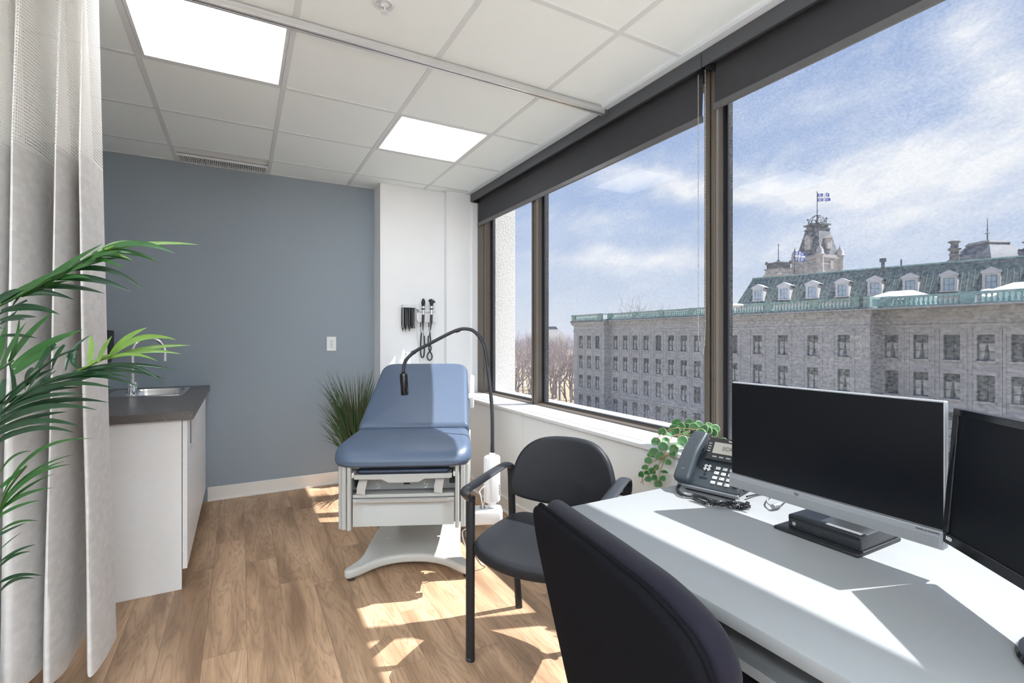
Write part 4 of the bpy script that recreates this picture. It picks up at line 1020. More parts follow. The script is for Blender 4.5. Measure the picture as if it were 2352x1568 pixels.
# =================================================================== PALM
PP = Vector((-.80, 1.86, 0))
t = thing('palm_plant', 'artificial palm reaching in from the left edge before the curtain', 'potted plant', PP)
MB().lathe([(.11, 0), (.15, .26), (.155, .28), (.14, .28), (.135, .25)], 32).build('pot', 'pot_black', t); MB().lathe([(.001, .25), (.136, .25)], 20).build('soil', 'soil', t)
b = MB()
for k in range(5): a = k*1.26; b.tube(catmull([Vector((.03*cos(a), .03*sin(a), .24)), Vector((.04*cos(a), .04*sin(a), .5)), Vector((.05*cos(a), .05*sin(a), .75+.04*k))], 5), .009, 8)
b.build('trunk', 'stem_green', t)
rp = random.Random(21)
def leaflet(b, x0, y0, x1, y1, d0, d1, wpx, arch=.10, n=10, twist=.3):
    p0, p1 = at(x0, y0, d0)-PP, at(x1, y1, d1)-PP; L = (p1-p0).length; ax = (p1-p0).normalized()
    vdir = Vector((sin(YAW), cos(YAW), 0)); upn = (vdir.cross(ax)).normalized()
    if upn.z < 0: upn = -upn
    w = wpx*d0/FPX; vs = []
    for k in range(n+1):
        f_ = k/n; p = p0.lerp(p1, f_)+upn*L*arch*4*f_*(1-f_)
        prof_ = (sin(pi*min(1, (f_*.93+.07))**.75))**.8; ww = w*max(.04, prof_)*.5
        c_ = p+vdir*ww*twist
        sdv = (upn*(1-twist*.3)+vdir*twist*.6)
        vs += [p+sdv*ww, c_, p-sdv*ww]
    fs = []
    for k in range(n):
        a = 3*k; fs += [(a, a+1, a+4, a+3), (a+1, a+2, a+5, a+4)]
    b.add(vs, fs)
def frond(name, m, rach, leaves, d0=1.32, d1=1.24, w=14, pale=None):
    b = MB(); pts = [Vector((rp.uniform(-.03, .03), rp.uniform(-.03, .03), rp.uniform(.72, .85)))] if rach[0][0] < 5 else []
    for i, (x, y) in enumerate(rach): pts.append(at(x, y, d0+(d1-d0)*i/max(1, len(rach)-1))-PP)
    if len(pts) > 3: pts.insert(1, pts[1]+(pts[1]-pts[2]).normalized()*.12+Vector((-.03, 0, -.05)))
    b.tube(catmull(pts, 6), .0028, 6)
    for lf in leaves:
        x0, y0, x1, y1 = lf[:4]; ar = lf[4] if len(lf) > 4 else .08; ww = lf[5] if len(lf) > 5 else w
        da = d0+(d1-d0)*max(0, min(1, (x0)/250)); leaflet(b, x0, y0, x1, y1, da+.01, da+rp.uniform(-.07, .07), ww, ar, twist=rp.uniform(.1, .6))
    b.build(name, m, t, smooth=80)
rA = [(-60, 735), (0, 700), (60, 668), (140, 625), (200, 590), (250, 570)]
frond('frond', 'leaf_mid', [(-60, 735), (0, 702), (60, 670), (140, 628), (200, 592), (240, 575)],
      [(235,572,401,581,.10,15),(215,580,367,603,.10,15),(140,630,275,592,.05),(100,655,205,606,.05,16),(70,668,235,560,.02,18),(20,692,150,620,.04,20),(215,590,287,616,.02,10),(160,622,290,575,.06),(190,600,305,599,.10,11),(50,680,155,645,.05,13),(140,640,210,640,.06,10),(0,700,120,640,.05,22),(210,585,280,590,.1)])
frond('frond', 'leaf_pale', [(235, 577), (262, 565)], [(225,578,325,556,.10,13),(240,572,456,562,.045,11),(230,582,305,599,.09,7)], d0=1.25, d1=1.24)
frond('frond', 'leaf_dark', [(-40, 745), (0, 720), (60, 690)],
      [(150,622,337,674,.17,14),(120,640,302,670,.09,18),(75,660,240,674,.07,16),(0,690,170,688,.12,19),(0,715,137,722,.10,19),(0,735,85,728,.03,12),(0,735,60,733,.03,8),(0,745,40,712,.04,10),(-20,700,60,662,.05,20),(0,772,86,777,.05,8),(30,700,80,640,.03,10),(0,752,7,755,0,4)])
frond('frond', 'leaf_mid', [(-60, 880), (0, 848), (30, 828)],
      [(20,832,123,716,.05,20),(25,845,190,757,.06,22),(30,858,135,796,.05,22),(22,830,45,725,-.04,12),(0,850,60,740,.03,14),(-5,830,12,745,.0,18)])
frond('frond', 'leaf_dark', [(-40, 960), (20, 905), (70, 865), (130, 820), (180, 800)],
      [(112,795,66,862,.10,15),(128,790,88,868,.10,16),(148,792,118,856,.08,16),(150,850,212,767,.16,17),(176,797,184,846,-.22,15),(22,832,18,945,-.10,22),(76,845,58,900,.10,16),(10,870,2,960,-.05,16),(50,920,130,850,.05,14),(85,850,60,900,.1,12),(10,930,125,845,.08,16)])
frond('frond', 'leaf_pale', [(180, 850), (225, 830), (252, 816)],
      [(204,832,206,768,.06,16),(224,832,257,772,.03,15),(252,816,338,752,.07,15),(254,818,405,780,.11,15),(256,820,437,793,.05,13),(256,822,416,813,.08,11),(240,826,362,829,.09,9),(196,842,262,812,.05,9)], d0=1.28, d1=1.22)
frond('frond', 'leaf_dark', [(-80, 1010), (0, 950), (40, 915), (90, 885), (150, 862), (200, 850)],
      [(165,855,407,851,.07,13),(130,868,383,871,.08,12),(240,842,380,883,.13,10),(60,900,308,868,.09,15),(40,915,331,893,.13,13),(30,925,272,894,.09,14),(0,950,222,863,.06,18),(0,930,180,890,.06,14),(90,885,240,862,.08,13)])
frond('frond', 'leaf_dark', [(-100, 1060), (-20, 985), (30, 950)],
      [(0,960,249,924,.10,15),(-10,980,222,941,.09,15),(-10,1000,190,981,.09,15),(-20,1025,172,993,.10,15),(0,965,175,930,.06,13),(-10,990,155,945,.05,12),(0,1010,60,985,.04,14),(20,940,195,905,.06,11)])
frond('frond', 'leaf_mid', [(-60, 1300), (-10, 1200), (15, 1130), (60, 1070)],
      [(5,1140,212,1007,.14,11),(0,1160,170,1043,.12,8),(10,1150,150,1058,.10,8),(0,1170,162,1066,.12,10),(0,1175,125,1087,.08,7),(-5,1175,120,1120,.10,10),(-10,1190,94,1148,.07,8),(0,1085,72,1035,.08,7),(0,1220,88,1196,.08,7),(0,1262,50,1222,.02,3),(0,1120,60,1070,.0,14)], w=9)
frond('frond', 'leaf_dark', [(-70, 1400), (-30, 1330), (-10, 1290)],
      [(0,1290,82,1250,.08,8),(0,1300,70,1266,.07,8),(-5,1340,97,1322,.10,9),(0,1358,80,1328,.08,9),(-20,1240,60,1200,.05,7)], w=9)
# =================================================================== WALL INSTRUMENTS
YW = 4.2
def wz(zx, zy, off=0): r = rays(860+zx*.12755, 660+zy*.12755); k = (YW-off)/r.y; return Vector((r.x*k, YW-off, r.z*k+CAMZ))
c = wz(595, 520); t = thing('specula_dispenser', 'clear wall dispenser with four black specula stacks on the pilaster', 'dispenser', (c.x, YW, c.z-.1))
o = Vector((c.x, YW, c.z-.1)); L = lambda *a: wz(*a)-o
x0, x1 = L(485, 0).x, L(712, 0).x; zt, zm, zb = L(0, 298).z, L(0, 350).z, L(0, 720).z
b = MB(); b.box(x0, x1, -.05, 0, zm, zt); b.box(x0, x1, -.004, 0, zb, zm); b.box(x0, x0+.003, -.05, 0, zb, zm); b.box(x1-.003, x1, -.05, 0, zb, zm); b.build('housing', 'clear_plastic', t, smooth=0, bevel=.002)
for zx in (512, 562, 628, 680):
    p = L(zx, 0, .028); b = MB()
    b.tube([(p.x, -.026, zm-.001), (p.x, -.026, zb+.02)], .0125, 14); b.tube([(p.x, -.026, zb+.02), (p.x, -.026, zb-.002), (p.x, -.026, zb-.03 if zx < 650 else zb-.004)], [.0125, .006, .0022], 12); b.build('specula_stack', 'black_plastic', t)
b = MB(); b.box(x0-.003, x1, -.04, -.01, zb-.004, zb); b.build('lower_lip', 'black_plastic', t, smooth=0)
c = wz(930, 460); o = Vector((c.x, YW, c.z)); t = thing('diagnostic_station', 'white wall diagnostic unit with two black scopes on coiled cords', 'medical instrument', o)
L = lambda *a: wz(*a)-o
p, q_ = L(735, 318), L(1050, 395); b = MB(); hh = abs(p.z-q_.z)
mI = lambda y: Matrix(((1,0,0,0),(0,0,1,y),(0,1,0,0),(0,0,0,1)))
ml = L(750, 600); mr = L(1075, 600); mt2 = L(0, 440).z; mb3 = L(0, 600).z
MB().pillow(rrect(mr.x-ml.x, mt2-mb3, .02, 5, cx=(ml.x+mr.x)/2, cyy=(mt2+mb3)/2)[::-1], -.045, 0, .008, 3, mtx=mI(0)).build('housing', 'white_plastic', t, smooth=50)
MB().pillow(rrect(q_.x-p.x, hh, .012, 5, cx=(p.x+q_.x)/2, cyy=(p.z+q_.z)/2)[::-1], -.035, 0, .006, 3, mtx=mI(0)).build('top_housing', 'white_plastic', t, smooth=50)
a = L(800, 418, .05); e = L(1110, 418, .05); MB().box(a.x, e.x, -.06, -.02, a.z-.008, a.z+.008).build('cradle_bar', 'white_plastic', t, smooth=0, bevel=.003)
for zx, otos in ((880, 0), (1028, 1)):
    g = lambda zy, dx=0: L(zx+dx, zy, .07)
    hn = thing('scope', None, None); hn.parent = t
    MB().tube([g(490), g(640, -6)], .0115, 14).tube([g(400), g(375)], .0135, 14).tube([g(640, -6), g(770, -4 if not otos else -20)], [.008, .004], 10).each('handle', 'black_plastic', hn)
    MB().tube([g(490), g(400)], .0095, 14).tube([g(375), g(335)], .010, 14).build('collar', 'chrome', hn)
    if otos: MB().tube([g(335), g(290), g(250)], [.011, .018, .020], 14).sphere(g(240), .022, 12, 8, (1.3, .9, .8)).tube([g(250), L(zx+62, 262, .09)], [.014, .009], 10).build('head', 'black_plastic', hn)
    else: MB().sphere(g(275), .018, 14, 10, (.95, .9, 2.1)).tube([g(280), g(278)+Vector((-.018, -.02, 0))], [.011, .009], 10).build('head', 'black_plastic', hn)
def coilz(path, rad=.0055): return coil(path, rad, .0055, .002)
b = MB(); b.tube([L(832, 600, .03), L(832, 710, .03)], .005, 8).tube(catmull([L(832, 710, .03), L(832, 780, .03), L(850, 815, .03)], 4), .002, 6)
b.tube(coilz([L(850, 815, .03), L(838, 900, .03), L(832, 1100, .03), L(840, 1220, .03), L(865, 1262, .03), L(892, 1215, .03), L(900, 1050, .03), L(896, 875, .03)]), .0021, 5)
b.tube(catmull([L(896, 875, .03), L(882, 860, .05), L(876, 770, .07)], 4), .002, 6); b.build('coiled_cord', 'black_plastic', t)
b = MB(); b.tube([L(980, 600, .03), L(980, 710, .03)], .005, 8).tube(catmull([L(980, 710, .03), L(985, 780, .03), L(1000, 815, .03)], 4), .002, 6)
b.tube(coilz([L(1000, 815, .03), L(1000, 870, .03), L(1010, 950, .03), L(985, 1050, .03), L(985, 1120, .03), L(1030, 1200, .03), L(1035, 1270, .03), L(995, 1310, .03), L(955, 1270, .03), L(960, 1200, .04), L(1015, 1120, .045), L(1015, 1060, .045), L(970, 980, .045), L(972, 870, .045)]), .0021, 5)
b.tube(catmull([L(972, 870, .045), L(1000, 840, .05), L(1008, 770, .07)], 4), .002, 6); b.build('coiled_cord', 'black_plastic', t)
MB().tube(catmull([L(760, 600, .004), L(765, 850, .004), L(785, 1050, .004), L(820, 1345, .004)], 6), .0022, 6).build('power_cord', 'clear_plastic', t)
# =================================================================== OUTSIDE
GZ = -16.0
tag(MB().box(-60, 900, -120, 1500, GZ-1, GZ).build('ground', 'park_ground', smooth=0), 'park ground with brown grass and snow patches far below', 'ground', kind='structure')
# ---- long stone building across the street
PHI = radians(-1.46)
t = thing('stone_building', 'long grey stone building with green copper balustrade across the street', 'building', (60, 0, 0), PHI)
ROWS = [(-1.1, 1.45), (-5.05, -2.5), (-9.0, -6.45), (-13.6, -10.5)]
WW = 1.36
segs = [  # (plane x, y from, y to, window centres)
 (-1.5, 73.85, 84.0, [81.5, 78.7, 76.0]),
 (0.0, 28.6, 73.85, [72.4, 69.6, 66.9, 64.05, 61.1, 58.25, 55.5, 52.8, 49.7, 46.3, 42.5, 38.85, 35.0, 31.4]),
 (2.5, -40, 28.6, [27.72, 24.98, 22.34, 19.69, 17.2, 14.6, 12.0, 9.4, 6.8, 4.2, 1.6, -1, -3.6, -6.2])]
b = MB(); wins = []
for x, y0, y1, cs_ in segs:
    us = [y0]; 
    for c in sorted(cs_): us += [c-WW/2, c+WW/2]
    us.append(y1); zs = [GZ]
    for z0_, z1_ in sorted(ROWS): zs += [z0_, z1_]
    zs.append(4.15)
    for i in range(len(us)-1):
        for j in range(len(zs)-1):
            u0, u1, a0, a1 = us[i], us[i+1], zs[j], zs[j+1]
            if i % 2 == 1 and j % 2 == 1:
                D_ = .38
                b.add([(x,u0,a0),(x,u1,a0),(x,u1,a1),(x,u0,a1),(x+D_,u0,a0),(x+D_,u1,a0),(x+D_,u1,a1),(x+D_,u0,a1)], [(0,1,5,4),(1,2,6,5),(2,3,7,6),(3,0,4,7)])
                wins.append((x+.30, (u0+u1)/2, (a0+a1)/2, a1-a0, j))
            else: b.add([(x,u0,a0),(x,u1,a0),(x,u1,a1),(x,u0,a1)], [(0,3,2,1)])
    for c in cs_:   # raised bay piers beside every window column
        for s_ in (-1, 1): b.box(x-.07, x, c+s_*1.12-.10, c+s_*1.12+.10, -9.6, 2.1)
        for z0_, z1_ in ROWS[:3]: b.box(x-.16, x, c-WW/2-.12, c+WW/2+.12, z0_-.22, z0_)
    b.box(x-.12, x+.02, y0, y1, 2.25, 2.55); b.box(x-.2, x+.02, y0, y1, -10.1, -9.7); b.box(x-.45, x+.02, y0-.4, y1+.4, 3.75, 4.15); b.box(x-.28, x+.02, y0-.2, y1+.2, 3.5, 3.75)
b.add([(-1.5, 73.85, GZ), (0, 73.85, GZ), (0, 73.85, 4.15), (-1.5, 73.85, 4.15)], [(0,1,2,3)])
b.add([(0, 28.6, GZ), (2.5, 28.6, GZ), (2.5, 28.6, 4.15), (0, 28.6, 4.15)], [(0,1,2,3)])
b.add([(-1.5, 84, GZ), (14, 84, GZ), (14, 84, 4.15), (-1.5, 84, 4.15)], [(3,2,1,0)])
b.box(-1.2, 14, -40, 84, 4.16, 4.3)
b.build('wall', 'facade_stone', t, smooth=0)
MB().box(3.2, 10.0, -40, 83.9, 4.31, 4.36).build('flat_roof', 'snow', t, smooth=0)
b = MB(); 
for x, y0, y1, cs_ in segs: b.box(x-.62, x+.3, y0-.5, y1+.5, 4.15, 4.42)
b.build('cornice', 'slate', t, smooth=0)
# windows : dark glass, green frame, pale curtains ; copies share their meshes
protos = {}
def win(x, c, zc, h, row, k):
    key = (round(h, 2), k % 4)
    if key not in protos:
        f = MB(); w = WW/2
        for a in (-w, -.04, w-.08): f.box(-.06, .02, a, a+.08, -h/2, h/2)
        for z in (-h/2, h*.17, h/2-.08, -h*.16): f.box(-.05, .02, -w, w, z, z+(.08 if z != -h*.16 else .04))
        o = f.build('window', 'mansard_green', t, smooth=0)
        MB().box(.03, .04, -w, w, -h/2, h/2).build('pane', 'ext_window', o, smooth=0)
        g = MB(); m_ = key[1]
        if m_ != 3:
            e = (.30, .42, .22)[m_]
            for s_ in (-1, 1): g.add([(.02, s_*w*.93, -h/2), (.02, s_*w*e, -h/2), (.02, s_*.04, h*.17), (.02, s_*w*.93, h*.17)], [(0,1,2,3)])
            g.build('curtain', 'ext_curtain', o, smooth=0)
        protos[key] = o; o.location = (x, c, zc); return
    o = copy_tree(protos[key], t); o.location = (x, c, zc)
rw = random.Random(4); nw = 0
for x, c, zc, h, j in wins:
    if c > 12: win(x, c, zc, h, j, rw.choice([0, 1, 2, 0, 1, 3])); nw += 1
# balustrade
def balu(x, y0, y1, peds):
    b = MB(); b.box(x-.25, x+.1, y0, y1, 4.42, 4.62); b.box(x-.28, x+.13, y0, y1, 5.42, 5.66)
    for p_ in peds: b.box(x-.32, x+.16, p_-.55, p_+.55, 4.42, 5.70)
    if y1 in (73.8, 28.5):
        for z0_, z1_ in ((4.42, 4.62), (5.42, 5.66)): b.box(x-1.5 if y1 > 50 else x-2.5, x+.1, y1-.05, y1+.3, z0_, z1_)
        b.box(x-.3, x+.16, y1-.3, y1+.3, 4.42, 5.7)
    b.build('balustrade_rail', 'copper_green', t, smooth=0)
    b = MB(); y = y0+.3
    while y < y1-.2:
        if all(abs(y-p_) > .62 for p_ in peds): b.lathe([(.09, 4.62), (.15, 4.85), (.13, 4.95), (.06, 5.2), (.10, 5.42)], 6, (x-.06, y, 0))
        y += .42
    b.build('balusters', 'copper_green', t, smooth=60)['kind'] = 'stuff'
balu(-1.75, 74.0, 84.2, [83.4, 74.6]); balu(-.25, 28.4, 73.8, [73.2, 66.5, 60, 53.5, 46.8, 40.5, 34.5, 29.6, 28.9]); balu(2.25, 10, 28.5, [28.0, 20.9, 14.2])
b = MB()
for k in range(12):
    a = 2*pi*k/12; b.box(-.04, .0, 30.0+.55*cos(a)-.12, 30.0+.55*cos(a)+.12, .0+.55*sin(a)-.12, .0+.55*sin(a)+.12)
b.box(-.06, 0, 29.5, 30.5, -1.3, -1.0); b.box(-.06, 0, 29.4, 30.6, 1.0, 1.4); b.build('carved_wreath', 'stone_trim', t, smooth=0)
# low roofs on top of the building
def hip(name, c, L, Wd, z0, h, m, label, cat='roof', rz=PHI):
    tt = thing(name, label, cat, (c[0], c[1], z0), rz)
    vs = [(-Wd/2,-L/2,0),(Wd/2,-L/2,0),(Wd/2,L/2,0),(-Wd/2,L/2,0),(-Wd*.08,-L*.2,h),(Wd*.08,-L*.2,h),(Wd*.08,L*.2,h),(-Wd*.08,L*.2,h)]
    MB().add([(x, y, z+.25) for x, y, z in vs], [(0,1,5,4),(1,2,6,5),(2,3,7,6),(3,0,4,7),(4,5,6,7),(3,2,1,0)]).build('roof', m, tt, smooth=0)
    MB().box(-Wd/2+.2, Wd/2-.2, -L/2+.2, L/2-.2, -1.1, .25).build('wall', 'copper_green', tt, smooth=0)
    return tt
c = at(2055, 690, 57); h_ = hip('hipped_skylight', (c.x+1.5, c.y), 5.4, 5, 5.5, .85, 'pavement', 'low pale hipped roof light behind the balustrade, centre right', 'roof light')
c = at(2365, 690, 50); h_ = hip('hipped_skylight', (c.x+1.5, c.y), 7.5, 5, 5.6, 1.1, 'pavement', 'low pale hipped roof light cut by the right edge', 'roof light')
for (px, py, d, w_s, h_s, lb) in ((2055, 682, 55.5, 3.0, .35, 'mound of snow on the roof before the pale hipped roof light'), (2270, 672, 49, 1.4, .4, 'lump of snow on the roof at far right'), (1690, 702, 66, 2.2, .3, 'snow on the roof beside the thick window post')):
    p = at(px, py, d); tag(MB().sphere((p.x, p.y, p.z), 1, 12, 6, (.8, w_s/2, h_s)).build('snow_mound', 'snow', smooth=60), lb, 'snow')
c = atX(1590, 712, 66); b = MB(); hip('green_roof', (68, 62), 15, 7, 5.2, .7, 'slate', 'low grey roof behind the balustrade left of the thick post')
# ---- mansard building behind
B0 = Vector((90, 0, 0)); DB = Vector((-.244, .97, 0)).normalized(); t = thing('mansard_building', 'long building with green mansard roof and white dormers behind the balustrade', 'building', B0, math.atan2(DB.y, DB.x)-pi/2)
y1, y0 = 58.4, -14
vs = [(0, y0, 6.9), (0, y1, 6.9), (3.0, y1-1.6, 11.45), (3.0, y0, 11.75), (14, y1-1.6, 11.45), (14, y1, 6.9), (14, y0, 11.75)]
MB().add(vs, [(0,3,2,1),(1,2,4,5),(3,6,4,2)]).build('roof', 'mansard_green', t, smooth=0)
b = MB(); b.box(-.12, .3, y0, y1, 6.65, 6.95); b.box(.95, 1.1, y0, y1-.5, 8.2, 8.32); b.box(2.9, 3.1, y0, y1-1.5, 11.42, 11.62); b.build('roof_band', 'copper_green', t, smooth=0)
MB().box(0, 14, y0, y1, GZ, 6.7).build('wall', 'stone_trim', t, smooth=0)
b = MB(); y = 0
for k in range(110):
    y = y1-.6-k*.62
    if y > 18: b.add([(-.02+.0, y, 6.95), (-.02, y+.07, 6.95), (2.95, y+.07-1.0*(y-18)/40, 11.4), (2.95, y-1.0*(y-18)/40, 11.4)], [(0,1,2,3)])
b.build('standing_seams', 'copper_green', t, smooth=0)['kind'] = 'stuff'
first = None
for k in range(11):
    yc = 54.74-4.065*k
    if first is None:
        o = MB(); o.box(-.25, .1, -.85, -.55, 0, 2.0); o.box(-.25, .1, .55, .85, 0, 2.0); o.box(-.25, .1, -.55, .55, 1.75, 2.05); o.box(-.35, .1, -1.0, 1.0, 2.0, 2.2); o.box(-.3, .1, -.95, .95, -.12, .05)
        o.add([(-.35,-1.1,2.2),(-.35,1.1,2.2),(-.35,0,2.8),(3.0,-1.1,2.2),(3.0,1.1,2.2),(3.0,0,2.8)], [(0,2,1),(0,3,5,2),(2,5,4,1)])
        o.box(0, 2.5, -.85, -.65, 0, 2.0); o.box(0, 2.5, .65, .85, 0, 2.0)
        d0 = o.build('dormer', 'stone_trim', t, smooth=0)
        g = MB(); g.box(-.05, 0, -.55, .55, .05, 1.75); g.build('pane', 'dormer_glass', d0, smooth=0)
        g = MB(); g.box(-.10, -.05, -.03, .03, .05, 1.75); g.box(-.10, -.05, -.55, .55, .85, .91); g.box(-.10, -.05, -.55, -.47, .05, 1.75); g.box(-.10, -.05, .47, .55, .05, 1.75); g.box(-.1, -.05, -.55, .55, 1.68, 1.75); g.build('window_frame', 'copper_green', d0, smooth=0)
        first = d0
    else: d0 = copy_tree(first, t)
    d0.location = (-.05, yc, 7.35); d0.scale = (1, 1, 1)
p = at(2028, 600, 73); tt = thing('roof_vent', 'small dark roof vent on the mansard ridge', 'vent', (p.x, p.y, 11.3)); MB().lathe([(.22, 0), (.22, 1.0), (.42, 1.0), (.42, 1.5), (.3, 1.5)], 12).build('pipe', 'iron', tt)
p = at(2070, 598, 72); tag(MB().tube([(p.x, p.y, 11.3), (p.x, p.y, 12.5)], .1, 8).build('roof_pipe', 'iron'), 'thin pipe on the mansard ridge right of the vent', 'pipe')
# ---- flags
def flag(px, py, w, h, d, poletop, polebot, label, seed, fold=0):
    pb_ = at(px, polebot, d); pt_ = at(px, poletop, d)
    tt = thing('flagpole', label, 'flagpole', pb_)
    H = pt_.z-pb_.z; MB().tube([(0, 0, 0), (0, 0, H)], [.12*d/130, .08*d/130], 8).sphere((0, 0, H), .16*d/130, 8, 6).build('pole', 'iron', tt)
    if not w: return tt
    top = at(px, py, d).z-pb_.z; r = Vector((cos(YAW), -sin(YAW), 0)); fwd = Vector((sin(YAW), cos(YAW), 0)); nx, nz = 36, 24
    b = MB(); vs = []
    for j in range(nz+1):
        for i in range(nx+1):
            u, v = i/nx, j/nz; x = w*u*(1-.12*fold*v); 
            vs.append(r*x+fwd*(.18*w*u*sin(u*7+seed+v*1.5))+Vector((0, 0, top-h*v-.06*w*sin(u*4+seed)*u-.10*fold*h*u)))
    fs = [(j*(nx+1)+i, j*(nx+1)+i+1, (j+1)*(nx+1)+i+1, (j+1)*(nx+1)+i) for j in range(nz) for i in range(nx)]
    b.add(vs, fs); b.mi = []
    for j in range(nz):
        for i in range(nx):
            u, v = (i+.5)/nx, (j+.5)/nz; m_ = 0 if (.40 < u < .60 or .38 < v < .62) else 1
            uu = (u/.4 if u < .4 else (u-.6)/.4); vv = (v/.38 if v < .38 else (v-.62)/.38)
            du, dv = abs(uu-.5), abs(vv-.5)
            if m_ and ((du < .07 and dv < .34) or (abs(vv-.62) < .08 and du < .26) or (.14 < du < .26 and .28 < vv < .5)): m_ = 0
            b.mi.append(m_)
    b.build('flag_cloth', ['flag_white', 'flag_blue'], tt, smooth=80); return tt
flag(1877, 444, 3.55, 2.1, 130, 441, 520, 'tall flagpole with blue and white flag on top of the clock tower', 1.0)
flag(1825, 577, 2.0, 1.75, 92, 573, 662, 'flagpole with rumpled blue and white flag left of the tower', 2.2, 1.2)
flag(1788, 0, 0, 0, 130, 561, 606, 'bare flagpole on the small stone turret', 0)
# ---- clock tower
ctr = at(1877, 625, 133); t = thing('tower', 'stone tower with slate spire roof and iron crown behind the mansard', 'tower', (ctr.x, ctr.y, 0), -YAW+radians(20))
k_ = 133/FPX
def zz(py): return CAMZ+(773-py)*k_
b = MB(); w = 3.95; b.box(-w, w, -w, w, 0, zz(590)); b.box(-w-.35, w+.35, -w-.35, w+.35, zz(598), zz(594)); b.box(-w-.2, w+.2, -w-.2, w+.2, zz(612), zz(609)); 
for x, y in ((-w, -w), (w, -w), (-w, w), (w, w)): b.lathe([(.9, zz(640)), (.9, zz(592)), (1.15, zz(590)), (.9, zz(587)), (.85, zz(580)), (.2, zz(571)), (.12, zz(566))], 10, (x*.93, y*.93, 0))
b.build('stone_base', 'tower_stone', t, smooth=40)
b = MB(); w0, w1 = 3.5, 1.95; za, zb_ = zz(590), zz(528)
b.add([(-w0,-w0,za),(w0,-w0,za),(w0,w0,za),(-w0,w0,za),(-w1,-w1,zb_),(w1,-w1,zb_),(w1,w1,zb_),(-w1,w1,zb_)], [(0,1,5,4),(1,2,6,5),(2,3,7,6),(3,0,4,7),(4,5,6,7)]); b.build('spire_roof', 'slate', t, smooth=0)
b = MB()
for a in range(4):
    m_ = Matrix.Rotation(a*pi/2, 4, 'Z'); zc = zz(562); b.box(-.8, .8, -w0-.15, -w0+1.6, zc-1.6, zc+1.2, m_); b.prism([(-1, zc+1.2), (1, zc+1.2), (0, zc+2.4)], w0-1.2, w0+.3, m_ @ Matrix(((1,0,0,0),(0,0,-1,0),(0,1,0,0),(0,0,0,1))))
    b.box(-.5, .5, -w-.25, -w+.3, zz(622), zz(602), m_)
b.build('tower_dormer', 'tower_stone', t, smooth=0)
b = MB(); b.box(-2.15, 2.15, -2.15, 2.15, zz(530), zz(526)); b.box(-1.8, 1.8, -1.8, 1.8, zz(526), zz(519)); b.box(-2.3, 2.3, -2.3, 2.3, zz(519), zz(516)); b.build('upper_cornice', 'slate', t, smooth=0)
b = MB(); hz = zz(516); 
for k in range(12):
    a = 2*pi*k/12; b.tube([(2.1*cos(a), 2.1*sin(a), hz), (2.1*cos(a), 2.1*sin(a), hz+.9)], .07, 5)
    if k % 3 == 0: b.sphere((2.15*cos(a+.78), 2.15*sin(a+.78), hz+1.5), .28, 8, 6)
for zr in (.1, .9): b.tube([(2.1*cos(2*pi*k/24), 2.1*sin(2*pi*k/24), hz+zr) for k in range(25)], .08, 5)
for k in range(8):
    a = 2*pi*k/8; b.tube([(2.0*cos(p_)*cos(a), 2.0*cos(p_)*sin(a), hz+.1+(zz(495)-hz)*sin(p_)) for p_ in [pi/2*q_/8 for q_ in range(9)]], .075, 5)
b.lathe([(.1, zz(497)), (.45, zz(494.5)), (.2, zz(493))], 8); b.tube([(0, 0, hz-.5), (0, 0, zz(493))], .1, 6)
b.build('iron_crown', 'iron', t, smooth=40)
# ---- turret, dome roof, chimneys
ctr = at(1788, 630, 133); t = thing('stone_turret', 'squat ornate stone turret left of the tower', 'turret', (ctr.x, ctr.y, 0), -YAW+.3)
b = MB(); b.box(-2.3, 2.3, -2.3, 2.3, GZ, zz(618)); b.box(-2.6, 2.6, -2.6, 2.6, zz(634), zz(630)); b.build('shaft', 'tower_stone', t, smooth=0)
b = MB(); b.box(-2.0, 2.0, -2.0, 2.0, zz(618), zz(606)); b.box(-2.3, 2.3, -2.3, 2.3, zz(607), zz(604)); b.box(-2.5, 2.5, -2.5, 2.5, zz(619), zz(617))
for x in (-2, 2):
    for y in (-2, 2): b.sphere((x, y, zz(602.5)), .4, 8, 6)
b.build('crown', 'slate', t, smooth=30)
kd = 104/FPX
def zd(py): return CAMZ+(773-py)*kd
ctr = at(2268, 590, 108); t = thing('domed_roof', 'grey domed pavilion roof with a spike behind the mansard', 'roof', (ctr.x, ctr.y, 0), -YAW+.1)
pr2 = [(6.9, zd(600)), (6.2, zd(590)), (5.0, zd(577)), (3.9, zd(565)), (3.2, zd(558)), (3.0, zd(555)), (3.25, zd(553)), (2.7, zd(547)), (1.2, zd(544)), (.01, zd(544))]
m45 = Matrix.Rotation(pi/4, 4, 'Z'); b = MB(); b.lathe([(r*1.15, z) for r, z in pr2], 4, mtx=m45); b.build('roof_shell', 'slate', t, smooth=20)
MB().tube([(0, 0, zd(545)), (0, 0, zd(491))], [.14, .05], 6).lathe([(.1, zd(528)), (.5, zd(526.5)), (.1, zd(525))], 8).lathe([(.1, zd(518)), (.3, zd(517)), (.1, zd(516))], 8).build('spike', 'iron', t)
MB().box(-7.2, 7.2, -7.2, 7.2, 4, zd(599)).build('wall', 'tower_stone', t, smooth=0)
